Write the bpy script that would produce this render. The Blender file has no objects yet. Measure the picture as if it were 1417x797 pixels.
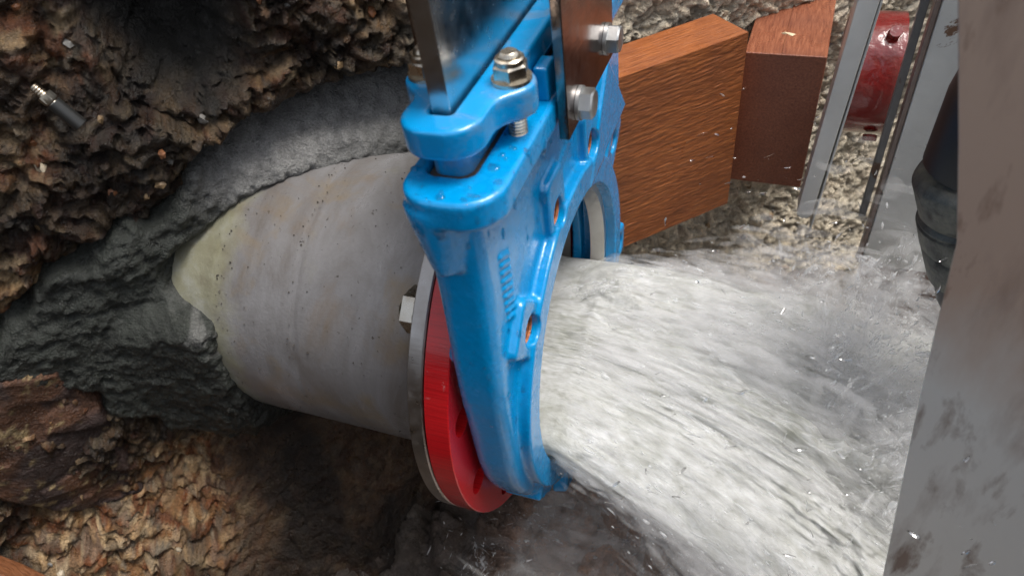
import bpy, math, random
import numpy as np
from mathutils import Matrix, Vector
S = 0.001                                   # the script works in millimetres, the scene is in metres
rng = np.random.default_rng(7)
random.seed(7)
SC = bpy.context.scene
COL = SC.collection

# ------------------------------------------------------------------ camera, sky, sun, exposure
R = np.array([[0.9372742, 0.3289731, -0.1152984], [0.1528417, -0.6850879, -0.7122458], [-0.3132992, 0.6499472, -0.6923960]])
CAM = np.array([132.5186, -410.9761, 466.7949])
cam_d = bpy.data.cameras.new('camera')
cam = bpy.data.objects.new('camera', cam_d)
COL.objects.link(cam)
cam_d.sensor_width = 36.0
cam_d.lens = 24.54
cam_d.clip_start = 0.01
cam_d.clip_end = 200.0
cam_d.dof.use_dof = True
cam_d.dof.focus_distance = 0.60
cam_d.dof.aperture_fstop = 9.0
m = Matrix.Identity(4)
for i in range(3):
    m[i][0] = R[0][i]; m[i][1] = -R[1][i]; m[i][2] = -R[2][i]; m[i][3] = CAM[i] * S
cam.matrix_world = m
SC.camera = cam

SUN_EL, SUN_AZ = math.radians(68), math.radians(20)      # azimuth of the light, from +X towards +Y
world = bpy.data.worlds.new('World')
SC.world = world
world.use_nodes = True
wn = world.node_tree
sky = wn.nodes.new('ShaderNodeTexSky')
sky.sky_type = 'NISHITA'
sky.sun_disc = False
sky.sun_elevation = SUN_EL
sky.sun_rotation = math.radians(90) - SUN_AZ
sky.dust_density = 3.0
bg = wn.nodes['Background']
hs = wn.nodes.new('ShaderNodeHueSaturation')                  # thin cloud: the sky is paler than clear blue
hs.inputs['Saturation'].default_value = 0.35
wn.links.new(sky.outputs[0], hs.inputs['Color'])
wn.links.new(hs.outputs[0], bg.inputs[0])
bg.inputs[1].default_value = 0.135
sun_d = bpy.data.lights.new('sun', 'SUN')
sun_d.energy = 2.0
sun_d.angle = math.radians(24)
sun_d.color = (1.0, 0.96, 0.9)
sun = bpy.data.objects.new('sun', sun_d)
COL.objects.link(sun)
sdir = Vector((math.cos(SUN_EL) * math.cos(SUN_AZ), math.cos(SUN_EL) * math.sin(SUN_AZ), math.sin(SUN_EL)))
sun.rotation_euler = sdir.to_track_quat('Z', 'Y').to_euler()
sun.location = (0.5, 0.5, 3)
SC.view_settings.view_transform = 'Standard'
SC.view_settings.look = 'None'
SC.view_settings.exposure = 0.8
SC.view_settings.gamma = 1.0
SC.cycles.transparent_max_bounces = 128
SC.cycles.max_bounces = 8

# ------------------------------------------------------------------ noise in numpy
def h3(ix, iy, iz=0, seed=0):
    n = (ix.astype(np.int64) * 374761393 + iy.astype(np.int64) * 668265263 + np.asarray(iz).astype(np.int64) * 2147483647 + seed * 974711) & 0xFFFFFFFF
    n = ((n ^ (n >> 13)) * 1274126177) & 0xFFFFFFFF
    n = ((n ^ (n >> 16)) * 2246822519) & 0xFFFFFFFF
    return ((n ^ (n >> 15)) & 0xFFFFFF) / float(0xFFFFFF)

def vn2(x, y, seed=0):
    ix, iy = np.floor(x), np.floor(y)
    fx, fy = x - ix, y - iy
    fx = fx * fx * (3 - 2 * fx); fy = fy * fy * (3 - 2 * fy)
    a, b = h3(ix, iy, 0, seed), h3(ix + 1, iy, 0, seed)
    c, d = h3(ix, iy + 1, 0, seed), h3(ix + 1, iy + 1, 0, seed)
    return (a + (b - a) * fx) * (1 - fy) + (c + (d - c) * fx) * fy

def fbm(x, y, oct=4, seed=0, gain=0.5):
    r, a, t = 0.0, 1.0, 0.0
    for o in range(oct):
        r = r + a * vn2(x * 2 ** o + 17.3 * o, y * 2 ** o - 9.1 * o, seed + o)
        t += a; a *= gain
    return r / t

def worley(x, y, seed=0):
    """distance to nearest and second nearest jittered point, and a hash of the nearest cell"""
    ix, iy = np.floor(x), np.floor(y)
    f1 = np.full(x.shape, 9.0); f2 = np.full(x.shape, 9.0); hid = np.zeros(x.shape); gx = np.zeros(x.shape); gy = np.zeros(x.shape)
    for a in (-1, 0, 1):
        for b in (-1, 0, 1):
            cx, cy = ix + a, iy + b
            px = cx + h3(cx, cy, 1, seed); py = cy + h3(cx, cy, 2, seed)
            d = np.hypot(px - x, py - y)
            hh = h3(cx, cy, 3, seed)
            near = d < f1
            f2 = np.where(near, f1, np.minimum(f2, d))
            gx = np.where(near, x - px, gx); gy = np.where(near, y - py, gy)
            hid = np.where(near, hh, hid)
            f1 = np.where(near, d, f1)
    return f1, f2, hid, gx, gy

def sstep(a, b, x):
    t = np.clip((x - a) / (b - a), 0, 1)
    return t * t * (3 - 2 * t)

def poly_sd(x, y, pts):
    """signed distance to a polygon, positive inside"""
    pts = np.array(pts, float)
    d = np.full(x.shape, 1e9); ins = np.zeros(x.shape, bool)
    for i in range(len(pts)):
        a, b = pts[i], pts[(i + 1) % len(pts)]
        e = b - a
        t = np.clip(((x - a[0]) * e[0] + (y - a[1]) * e[1]) / (e @ e), 0, 1)
        d = np.minimum(d, np.hypot(x - a[0] - t * e[0], y - a[1] - t * e[1]))
        c = ((a[1] > y) != (b[1] > y)) & (x < (b[0] - a[0]) * (y - a[1]) / (b[1] - a[1] + 1e-12) + a[0])
        ins ^= c
    return np.where(ins, d, -d)

# ------------------------------------------------------------------ materials
def mat(name, base=(0.5, 0.5, 0.5), rough=0.5, metal=0.0, **kw):
    M = bpy.data.materials.new(name)
    M.use_nodes = True
    nt = M.node_tree
    b = nt.nodes['Principled BSDF']
    b.inputs['Base Color'].default_value = (*base, 1)
    b.inputs['Roughness'].default_value = rough
    b.inputs['Metallic'].default_value = metal
    for k, v in kw.items():
        b.inputs[k.replace('_', ' ')].default_value = v
    return M, nt, b

def nd(nt, t, **kw):
    n = nt.nodes.new(t)
    for k, v in kw.items():
        if k in n.inputs: n.inputs[k].default_value = v
        else: setattr(n, k, v)
    return n

def coords(nt, scale=(1, 1, 1), rot=(0, 0, 0)):
    tc = nd(nt, 'ShaderNodeTexCoord')
    mp = nd(nt, 'ShaderNodeMapping')
    mp.inputs['Scale'].default_value = scale
    mp.inputs['Rotation'].default_value = rot
    nt.links.new(tc.outputs['Object'], mp.inputs[0])
    return mp.outputs[0]

def noise(nt, co, scale, detail=5, rough=0.6, dist=0.0):
    n = nd(nt, 'ShaderNodeTexNoise')
    n.inputs['Scale'].default_value = scale
    n.inputs['Detail'].default_value = detail
    n.inputs['Roughness'].default_value = rough
    n.inputs['Distortion'].default_value = dist
    nt.links.new(co, n.inputs['Vector'])
    return n.outputs['Fac']

def ramp(nt, fac, stops, interp='LINEAR'):
    r = nd(nt, 'ShaderNodeValToRGB')
    r.color_ramp.interpolation = interp
    el = r.color_ramp.elements
    while len(el) > 1: el.remove(el[-1])
    el[0].position = stops[0][0]
    for i, (p, c) in enumerate(stops):
        e = el[0] if i == 0 else el.new(p)
        e.color = (*c, 1) if hasattr(c, '__len__') else (c, c, c, 1)
    nt.links.new(fac, r.inputs[0])
    return r.outputs[0]

def mixc(nt, fac, a, b, mode='MIX'):
    n = nd(nt, 'ShaderNodeMix', data_type='RGBA', blend_type=mode)
    for sock, v in ((0, fac), (6, a), (7, b)):
        if hasattr(v, 'links'): nt.links.new(v, n.inputs[sock])
        else: n.inputs[sock].default_value = v if not hasattr(v, '__len__') else (*v, 1)
    return n.outputs[2]

def bump(nt, b, h, dist, strength=1.0, prev=None):
    n = nd(nt, 'ShaderNodeBump')
    n.inputs['Distance'].default_value = dist
    n.inputs['Strength'].default_value = strength
    nt.links.new(h, n.inputs['Height'])
    if prev is not None: nt.links.new(prev, n.inputs['Normal'])
    nt.links.new(n.outputs[0], b.inputs['Normal'])
    return n.outputs[0]

# cast iron enamelled sky blue, wet, with thin dirt
M_BLUE, nt, b = mat('blue_enamel', (0.0, 0.2, 0.62), 0.22)
b.inputs['Coat Weight'].default_value = 0.45
b.inputs['Coat Roughness'].default_value = 0.08
co = coords(nt)
dirt = ramp(nt, noise(nt, co, 34, 6, 0.65), [(0.64, 0.0), (0.80, 0.5)])
c = mixc(nt, dirt, (0.0, 0.25, 0.57), (0.06, 0.13, 0.22))
runs = ramp(nt, noise(nt, coords(nt, (70, 70, 7)), 1.0, 5, 0.6, 0.4), [(0.64, 0.0), (0.78, 0.35)])
c = mixc(nt, runs, c, (0.10, 0.13, 0.14))
chips = ramp(nt, noise(nt, co, 75, 5, 0.7), [(0.775, 0.0), (0.785, 0.8)])
c = mixc(nt, chips, c, (0.09, 0.075, 0.065))
fine = ramp(nt, noise(nt, co, 240, 3, 0.6), [(0.30, 0.9), (0.7, 1.06)])
c = mixc(nt, 1.0, c, fine, 'MULTIPLY')
nt.links.new(c, b.inputs['Base Color'])
nt.links.new(ramp(nt, noise(nt, co, 60, 5), [(0.35, 0.13), (0.7, 0.36)]), b.inputs['Roughness'])
p = bump(nt, b, noise(nt, co, 420, 3, 0.55), 0.0005, 0.5)
bump(nt, b, noise(nt, co, 90, 3, 0.5), 0.0012, 0.35, p)

# blue with oily grime where the gate rubs (gland)
M_GLAND, nt, b = mat('blue_enamel_grimy', (0.0, 0.2, 0.6), 0.22)
b.inputs['Coat Weight'].default_value = 0.6
b.inputs['Coat Roughness'].default_value = 0.1
co = coords(nt)
g = noise(nt, co, 26, 6, 0.62, 0.6)
c = mixc(nt, ramp(nt, g, [(0.50, 0.0), (0.68, 0.75)]), (0.0, 0.25, 0.57), (0.19, 0.19, 0.19))
chip = ramp(nt, noise(nt, co, 55, 4, 0.6), [(0.735, 0.0), (0.75, 1.0)])
c = mixc(nt, chip, c, (0.55, 0.5, 0.45))
nt.links.new(c, b.inputs['Base Color'])
nt.links.new(ramp(nt, g, [(0.35, 0.12), (0.7, 0.4)]), b.inputs['Roughness'])
bump(nt, b, noise(nt, co, 300, 3, 0.55), 0.0005, 0.5)

# red painted flange with machined rings and scuffs
M_RED, nt, b = mat('red_paint', (0.50, 0.008, 0.022), 0.24)
b.inputs['Coat Weight'].default_value = 0.4
co = coords(nt)
scuff = ramp(nt, noise(nt, co, 70, 8, 0.72, 0.8), [(0.62, 0.0), (0.66, 0.6)])
area = ramp(nt, noise(nt, co, 9, 2, 0.5), [(0.42, 0.0), (0.55, 1.0)])
sc = nd(nt, 'ShaderNodeMath', operation='MULTIPLY'); nt.links.new(scuff, sc.inputs[0]); nt.links.new(area, sc.inputs[1])
c = mixc(nt, sc.outputs[0], (0.56, 0.010, 0.014), (0.56, 0.28, 0.27))
streak = ramp(nt, noise(nt, coords(nt, (14, 900, 900)), 1.0, 3, 0.6), [(0.35, 0.72), (0.65, 1.0)])
c = mixc(nt, 1.0, c, streak, 'MULTIPLY')
nt.links.new(c, b.inputs['Base Color'])
bump(nt, b, noise(nt, coords(nt, (20, 700, 700)), 1.0, 3, 0.6), 0.0004, 0.45)

# dark red paint of the small pipe stub
M_DRED, nt, b = mat('dark_red_paint', (0.28, 0.03, 0.025), 0.16)
b.inputs['Coat Weight'].default_value = 0.8
co = coords(nt)
c = mixc(nt, ramp(nt, noise(nt, co, 40, 5), [(0.45, 0.0), (0.75, 1.0)]), (0.17, 0.013, 0.012), (0.09, 0.009, 0.008))
nt.links.new(c, b.inputs['Base Color'])
bump(nt, b, noise(nt, co, 70, 3, 0.5), 0.0035, 0.6)

# stainless steel
def steel(name, base=(0.55, 0.54, 0.52), rough=0.3, streak=(400, 400, 15), dirty=0.3, brown=(0.2, 0.14, 0.09)):
    M, nt, b = mat(name, base, rough, 1.0)
    co = coords(nt)
    f = ramp(nt, noise(nt, co, 45, 6, 0.65), [(0.45, 0.0), (0.75, dirty)])
    nt.links.new(mixc(nt, f, base, brown), b.inputs['Base Color'])
    nt.links.new(ramp(nt, noise(nt, co, 80, 4), [(0.3, rough * 0.7), (0.7, rough * 1.4)]), b.inputs['Roughness'])
    bump(nt, b, noise(nt, coords(nt, streak), 1.0, 3, 0.6), 0.0004, 0.25)
    return M
M_BLADE = steel('gate_stainless', (0.58, 0.58, 0.58), 0.22, (600, 600, 9), 0.25, (0.3, 0.27, 0.25))
M_STEEL = steel('flange_steel', (0.42, 0.40, 0.38), 0.34, (12, 500, 500), 0.35)
M_BOLT = steel('bolt_steel', (0.62, 0.58, 0.50), 0.26, (300, 300, 300), 0.7, (0.30, 0.2, 0.1))
M_ZINC = steel('zinc_steel', (0.40, 0.41, 0.41), 0.42, (300, 300, 300), 0.4, (0.25, 0.25, 0.25))
M_PLATE = steel('plate_stainless', (0.30, 0.25, 0.23), 0.16, (500, 30, 500), 0.8, (0.10, 0.06, 0.05))
M_SEAT = steel('seat_stainless', (0.62, 0.60, 0.58), 0.36, (300, 300, 300), 0.2)

# grey stained pipe
M_PIPE, nt, b = mat('grey_pipe', (0.3, 0.29, 0.28), 0.42)
co = coords(nt)
cov = coords(nt, (1.0, 1.0, 1.0))
st = noise(nt, coords(nt, (15, 7, 7)), 1.0, 6, 0.68, 0.6)
c = ramp(nt, st, [(0.30, (0.12, 0.104, 0.092)), (0.5, (0.182, 0.175, 0.174)), (0.7, (0.245, 0.24, 0.245))])
blot = ramp(nt, noise(nt, co, 17, 5, 0.6, 0.4), [(0.56, 0.0), (0.7, 0.7)])
c = mixc(nt, blot, c, (0.19, 0.145, 0.09))
spots = ramp(nt, noise(nt, co, 210, 2, 0.5), [(0.70, 0.0), (0.73, 0.9)])
sreg = ramp(nt, noise(nt, co, 12, 3, 0.5), [(0.45, 0.0), (0.6, 1.0)])
sm = nd(nt, 'ShaderNodeMath', operation='MULTIPLY'); nt.links.new(spots, sm.inputs[0]); nt.links.new(sreg, sm.inputs[1])
c = mixc(nt, sm.outputs[0], c, (0.05, 0.04, 0.03))
sp = nd(nt, 'ShaderNodeSeparateXYZ'); nt.links.new(co, sp.inputs[0])         # greenish cement stain where the pipe enters the mortar
mr = nd(nt, 'ShaderNodeMapRange'); mr.inputs[1].default_value = -0.262; mr.inputs[2].default_value = -0.335
nt.links.new(sp.outputs[0], mr.inputs[0])
wb = noise(nt, co, 22, 5, 0.65)
ad = nd(nt, 'ShaderNodeMath', operation='ADD'); nt.links.new(mr.outputs[0], ad.inputs[0]); nt.links.new(wb, ad.inputs[1])
gs = ramp(nt, ad.outputs[0], [(0.62, 0.0), (1.0, 0.6)])
gc = ramp(nt, noise(nt, co, 30, 6, 0.65), [(0.32, (0.16, 0.14, 0.05)), (0.5, (0.27, 0.26, 0.14)), (0.7, (0.40, 0.40, 0.33))])
c = mixc(nt, gs, c, gc)
mud = ramp(nt, noise(nt, coords(nt, (9, 9, 9)), 1.0, 5, 0.65, 0.5), [(0.55, 0.0), (0.72, 0.75)])
c = mixc(nt, mud, c, (0.17, 0.12, 0.075))
nt.links.new(c, b.inputs['Base Color'])
nt.links.new(ramp(nt, st, [(0.3, 0.42), (0.7, 0.22)]), b.inputs['Roughness'])
p = bump(nt, b, noise(nt, co, 320, 4, 0.6), 0.0008, 0.45)
bump(nt, b, noise(nt, coords(nt, (60, 7, 7)), 1.0, 4, 0.6), 0.0015, 0.4, p)

# vertex-coloured rock and mortar
def rockmat(name, rough=0.5, rough2=0.75, bump_s=0.9, wet=0.5, fscale=330):
    M, nt, b = mat(name, (0.2, 0.15, 0.1), rough)
    at = nd(nt, 'ShaderNodeAttribute', attribute_name='Col')
    co = coords(nt)
    f1 = ramp(nt, noise(nt, co, fscale, 6, 0.7), [(0.28, 0.55), (0.5, 0.95), (0.75, 1.45)])
    c = mixc(nt, 1.0, at.outputs['Color'], f1, 'MULTIPLY')
    nt.links.new(c, b.inputs['Base Color'])
    nt.links.new(ramp(nt, noise(nt, co, 55, 4), [(0.35, rough), (0.65, rough2)]), b.inputs['Roughness'])
    p = bump(nt, b, noise(nt, co, 420, 6, 0.68), 0.004, bump_s)
    bump(nt, b, noise(nt, co, 130, 5, 0.62), 0.007, bump_s * 0.8, p)
    return M
M_ROCK = rockmat('weathered_rock', 0.22, 0.62)
M_MORTAR = rockmat('wet_mortar', 0.2, 0.46, 0.9, fscale=560)
M_STONE = None

# wood
def wood(name, c0, c1, c2, along, rough=0.35, relief=0.0016):
    M, nt, b = mat(name, c1, rough)
    sc = [420, 420, 420]; sc[along] = 38
    g = noise(nt, coords(nt, sc), 1.0, 6, 0.65, 0.5)
    co = coords(nt)
    big = noise(nt, co, 14, 4, 0.6)
    c = ramp(nt, g, [(0.28, c0), (0.5, c1), (0.72, c2)])
    c = mixc(nt, ramp(nt, big, [(0.45, 0.0), (0.75, 0.6)]), c, c0)
    nt.links.new(c, b.inputs['Base Color'])
    nt.links.new(ramp(nt, big, [(0.35, rough * 0.8), (0.65, rough * 1.5)]), b.inputs['Roughness'])
    bump(nt, b, g, relief, 0.9)
    return M
M_PLANK = wood('wet_orange_wood', (0.145, 0.042, 0.014), (0.29, 0.088, 0.025), (0.43, 0.15, 0.047), 0, 0.34, 0.0010)
M_BLOCK = wood('dark_brown_hardwood', (0.14, 0.043, 0.024), (0.25, 0.085, 0.044), (0.36, 0.14, 0.075), 1, 0.3, 0.0009)

# grey painted steel, patchy
def painted(name, base, rust, amount=0.66, rough=0.35, scale=22):
    M, nt, b = mat(name, base, rough)
    co = coords(nt)
    f = noise(nt, co, scale, 7, 0.68, 0.4)
    msk = ramp(nt, f, [(amount, 0.0), (amount + 0.035, 1.0)])
    tint = ramp(nt, noise(nt, co, 9, 4, 0.6), [(0.35, 0.82), (0.65, 1.08)])
    c = mixc(nt, 1.0, base, tint, 'MULTIPLY')
    nt.links.new(mixc(nt, msk, c, rust), b.inputs['Base Color'])
    nt.links.new(ramp(nt, f, [(amount - 0.05, rough), (amount + 0.05, 0.75)]), b.inputs['Roughness'])
    bump(nt, b, noise(nt, co, 160, 5, 0.6), 0.0012, 0.4)
    return M
M_GREY = painted('grey_paint', (0.56, 0.55, 0.515), (0.15, 0.08, 0.045), 0.63)
M_BAR = painted('off_white_paint', (0.72, 0.71, 0.67), (0.12, 0.06, 0.035), 0.70)
M_LIPD = painted('dark_grey_edge', (0.12, 0.115, 0.11), (0.09, 0.05, 0.03), 0.6)
M_WHITE = painted('white_paint', (0.55, 0.55, 0.53), (0.09, 0.035, 0.02), 0.68, 0.35, 30)
M_BEAM, nt, b = mat('chipped_white_paint', (0.4, 0.4, 0.38), 0.42)
co = coords(nt)
sp = nd(nt, 'ShaderNodeSeparateXYZ'); nt.links.new(co, sp.inputs[0])
hgt = nd(nt, 'ShaderNodeMapRange'); hgt.inputs[1].default_value = 0.10; hgt.inputs[2].default_value = 0.24
nt.links.new(sp.outputs[2], hgt.inputs[0])
wob = noise(nt, coords(nt, (30, 30, 9)), 1.0, 4, 0.6)
ad = nd(nt, 'ShaderNodeMath', operation='ADD'); nt.links.new(hgt.outputs[0], ad.inputs[0])
sb = nd(nt, 'ShaderNodeMath', operation='SUBTRACT'); nt.links.new(wob, sb.inputs[0]); sb.inputs[1].default_value = 0.5
nt.links.new(sb.outputs[0], ad.inputs[1])
brown = ramp(nt, ad.outputs[0], [(0.15, 0.0), (0.75, 1.0)])
c = mixc(nt, brown, (0.64, 0.63, 0.59), (0.46, 0.335, 0.26))
c = mixc(nt, ramp(nt, noise(nt, coords(nt, (60, 60, 14)), 1.0, 5, 0.6), [(0.5, 0.0), (0.75, 0.5)]), c, (0.22, 0.15, 0.12))
rst = noise(nt, coords(nt, (46, 46, 15)), 1.0, 5, 0.6, 0.3)
c = mixc(nt, ramp(nt, rst, [(0.56, 0.0), (0.69, 0.85)]), c, (0.13, 0.065, 0.038))
nt.links.new(c, b.inputs['Base Color'])
bump(nt, b, noise(nt, co, 90, 4, 0.6), 0.0012, 0.3)
M_BEAM2 = painted('brown_stained_paint', (0.21, 0.155, 0.13), (0.11, 0.06, 0.04), 0.66, 0.4, 12)
M_RUBBER = mat('black_rubber', (0.012, 0.012, 0.013), 0.45)[0]
M_COUP, nt, b = mat('corroded_coupling', (0.06, 0.065, 0.06), 0.5, 0.5)
co = coords(nt)
nt.links.new(ramp(nt, noise(nt, co, 60, 7, 0.7), [(0.35, (0.035, 0.035, 0.035)), (0.55, (0.11, 0.115, 0.105)), (0.75, (0.2, 0.185, 0.15))]), b.inputs['Base Color'])
bump(nt, b, noise(nt, co, 150, 5, 0.65), 0.002, 0.7)
M_RUSTY, nt, b = mat('orange_rust', (0.35, 0.11, 0.03), 0.55)
nt.links.new(ramp(nt, noise(nt, coords(nt), 300, 5), [(0.35, (0.16, 0.04, 0.012)), (0.65, (0.5, 0.17, 0.05))]), b.inputs['Base Color'])
M_PACK = mat('brown_packing', (0.07, 0.055, 0.04), 0.8)[0]

# white broken water
M_FOAM, nt, b = mat('white_water', (0.8, 0.82, 0.83), 0.3)
tc = nd(nt, 'ShaderNodeAttribute', attribute_name='Flow')
mp = nd(nt, 'ShaderNodeMapping'); mp.inputs['Scale'].default_value = (5.0, 150.0, 1.0)
nt.links.new(tc.outputs['Vector'], mp.inputs[0])
s1 = noise(nt, mp.outputs[0], 1.0, 7, 0.68, 0.3)
mp2 = nd(nt, 'ShaderNodeMapping'); mp2.inputs['Scale'].default_value = (14.0, 420.0, 1.0)
nt.links.new(tc.outputs['Vector'], mp2.inputs[0])
s2 = noise(nt, mp2.outputs[0], 1.0, 5, 0.65)
mp3 = nd(nt, 'ShaderNodeMapping'); mp3.inputs['Scale'].default_value = (2.2, 26.0, 1.0)
nt.links.new(tc.outputs['Vector'], mp3.inputs[0])
s3 = noise(nt, mp3.outputs[0], 1.0, 6, 0.62, 0.5)
c = ramp(nt, s1, [(0.30, (0.46, 0.465, 0.42)), (0.46, (0.68, 0.685, 0.66)), (0.70, (0.92, 0.93, 0.94))])
c = mixc(nt, 1.0, c, ramp(nt, s3, [(0.32, (0.74, 0.745, 0.70)), (0.50, (0.93, 0.93, 0.92)), (0.62, (1, 1, 1))]), 'MULTIPLY')
nt.links.new(c, b.inputs['Base Color'])
b.inputs['Specular IOR Level'].default_value = 0.5
p = bump(nt, b, s1, 0.006, 0.35)
bump(nt, b, s2, 0.002, 0.6, p)
tl = nd(nt, 'ShaderNodeBsdfTranslucent'); nt.links.new(c, tl.inputs[0])
mx = nd(nt, 'ShaderNodeMixShader'); mx.inputs[0].default_value = 0.42
nt.links.new(b.outputs[0], mx.inputs[1]); nt.links.new(tl.outputs[0], mx.inputs[2]); nt.links.new(mx.outputs[0], nt.nodes['Material Output'].inputs[0])

def strandmat(name, base, rough, amount):
    M, nt, b = mat(name, base, rough)
    b.inputs['IOR'].default_value = 1.33
    at = nd(nt, 'ShaderNodeAttribute', attribute_name='Flow')          # x: how solid the water is along the strand
    sp = nd(nt, 'ShaderNodeSeparateXYZ'); nt.links.new(at.outputs['Vector'], sp.inputs[0])
    ml = nd(nt, 'ShaderNodeMath', operation='MULTIPLY'); ml.inputs[1].default_value = amount
    nt.links.new(sp.outputs[0], ml.inputs[0])
    tl = nd(nt, 'ShaderNodeBsdfTranslucent'); tl.inputs[0].default_value = (*base, 1)
    m2 = nd(nt, 'ShaderNodeMixShader'); m2.inputs[0].default_value = 0.6
    nt.links.new(b.outputs[0], m2.inputs[1]); nt.links.new(tl.outputs[0], m2.inputs[2]); b = m2
    tr = nd(nt, 'ShaderNodeBsdfTransparent')
    mx = nd(nt, 'ShaderNodeMixShader')
    nt.links.new(ml.outputs[0], mx.inputs[0]); nt.links.new(tr.outputs[0], mx.inputs[1]); nt.links.new(b.outputs[0], mx.inputs[2])
    nt.links.new(mx.outputs[0], nt.nodes['Material Output'].inputs[0])
    return M
M_STRAND = strandmat('water_strand', (0.95, 0.96, 0.97), 0.15, 0.75)
M_FOG = strandmat('fine_spray', (0.95, 0.95, 0.94), 0.5, 0.085)
M_SHEET = strandmat('water_sheet', (0.95, 0.96, 0.97), 0.3, 0.38)
M_MIST = strandmat('water_mist_strand', (0.95, 0.95, 0.95), 0.4, 0.15)
M_DROP, nt, b = mat('clear_water', (1, 1, 1), 0.02)
b.inputs['IOR'].default_value = 1.33
b.inputs['Transmission Weight'].default_value = 1.0

# ------------------------------------------------------------------ mesh helpers
def props(o, label=None, cat=None, group=None, kind=None):
    if label: o['label'] = label
    if cat: o['category'] = cat
    if group: o['group'] = group
    if kind: o['kind'] = kind
    return o

def mesh_np(name, V, F, material, parent=None, smooth=True, col=None, flow=None, mats=None, midx=None):
    """V (n,3) in mm, F (m,k) indices"""
    me = bpy.data.meshes.new(name)
    V = np.asarray(V, np.float32) * S
    F = np.asarray(F, np.int32)
    me.vertices.add(len(V)); me.vertices.foreach_set('co', V.ravel())
    k = F.shape[1]
    me.loops.add(F.size); me.loops.foreach_set('vertex_index', F.ravel())
    me.polygons.add(len(F)); me.polygons.foreach_set('loop_start', np.arange(0, F.size, k, dtype=np.int32))
    me.polygons.foreach_set('use_smooth', np.full(len(F), smooth))
    if midx is not None: me.polygons.foreach_set('material_index', np.asarray(midx, np.int32))
    me.update(calc_edges=True); me.validate()
    if col is not None:
        a = me.color_attributes.new('Col', 'FLOAT_COLOR', 'POINT')
        a.data.foreach_set('color', np.concatenate([col, np.ones((len(col), 1))], 1).astype(np.float32).ravel())
    if flow is not None:
        a = me.attributes.new('Flow', 'FLOAT_VECTOR', 'POINT')
        a.data.foreach_set('vector', np.asarray(flow, np.float32).ravel())
    for mm in (mats or [material]): me.materials.append(mm)
    o = bpy.data.objects.new(name, me)
    COL.objects.link(o)
    if parent: rel(o, parent)
    return o

def pydata(name, V, F, material, parent=None, smooth=False, bevel=0.0, seg=2, angle=35):
    me = bpy.data.meshes.new(name)
    me.from_pydata([tuple(np.array(v) * S) for v in V], [], F)
    me.update()
    me.materials.append(material)
    o = bpy.data.objects.new(name, me)
    COL.objects.link(o)
    if parent: rel(o, parent)
    if smooth:
        me.polygons.foreach_set('use_smooth', [True] * len(me.polygons))
    if bevel:
        bv = o.modifiers.new('bevel', 'BEVEL'); bv.width = bevel * S; bv.segments = seg; bv.limit_method = 'ANGLE'; bv.angle_limit = math.radians(angle)
        me.polygons.foreach_set('use_smooth', [True] * len(me.polygons))
        wn_ = o.modifiers.new('normals', 'WEIGHTED_NORMAL'); wn_.keep_sharp = False
    return o

def empty(name, loc=(0, 0, 0)):
    o = bpy.data.objects.new(name, None)
    COL.objects.link(o)
    o.empty_display_size = 0.02
    o.location = Vector(loc) * S
    return o

def rel(o, parent):
    """parent keeping the mesh where it was built"""
    o.parent = parent
    if parent.type == 'EMPTY':
        o.matrix_parent_inverse = Matrix.Translation(-Vector(parent.location))
    return o

def box(x0, x1, y0, y1, z0, z1):
    V = [(x0, y0, z0), (x1, y0, z0), (x1, y1, z0), (x0, y1, z0), (x0, y0, z1), (x1, y0, z1), (x1, y1, z1), (x0, y1, z1)]
    F = [(0, 3, 2, 1), (4, 5, 6, 7), (0, 1, 5, 4), (1, 2, 6, 5), (2, 3, 7, 6), (3, 0, 4, 7)]
    return V, F

def basis(axis):
    a = np.array(axis, float); a /= np.linalg.norm(a)
    u = np.cross(a, [0, 0, 1.0]) if abs(a[2]) < 0.9 else np.cross(a, [1.0, 0, 0])
    u /= np.linalg.norm(u)
    return a, u, np.cross(a, u)

def lathe(name, prof, origin, axis, material, parent=None, n=96, closed=True, smooth=True, bevel=0, phase=0.0):
    """prof: list of (t along axis, radius); closed joins last to first"""
    a, u, v = basis(axis)
    o = np.array(origin, float)
    V, F = [], []
    for t, r in prof:
        for k in range(n):
            th = 2 * math.pi * k / n + phase
            V.append(o + a * t + (u * math.cos(th) + v * math.sin(th)) * r)
    m_ = len(prof)
    for i in range(m_ if closed else m_ - 1):
        j = (i + 1) % m_
        for k in range(n):
            l = (k + 1) % n
            F.append((i * n + k, i * n + l, j * n + l, j * n + k))
    if not closed:
        F.append(tuple(range(n))[::-1]); F.append(tuple(range((m_ - 1) * n, m_ * n)))
    ob = pydata(name, V, F, material, parent, smooth=False, bevel=bevel)
    me = ob.data
    if smooth:
        me.polygons.foreach_set('use_smooth', [True] * len(me.polygons))
        if not bevel:
            bpy.context.view_layer.objects.active = ob
            me.set_sharp_from_angle(angle=math.radians(38))
    return ob

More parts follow.
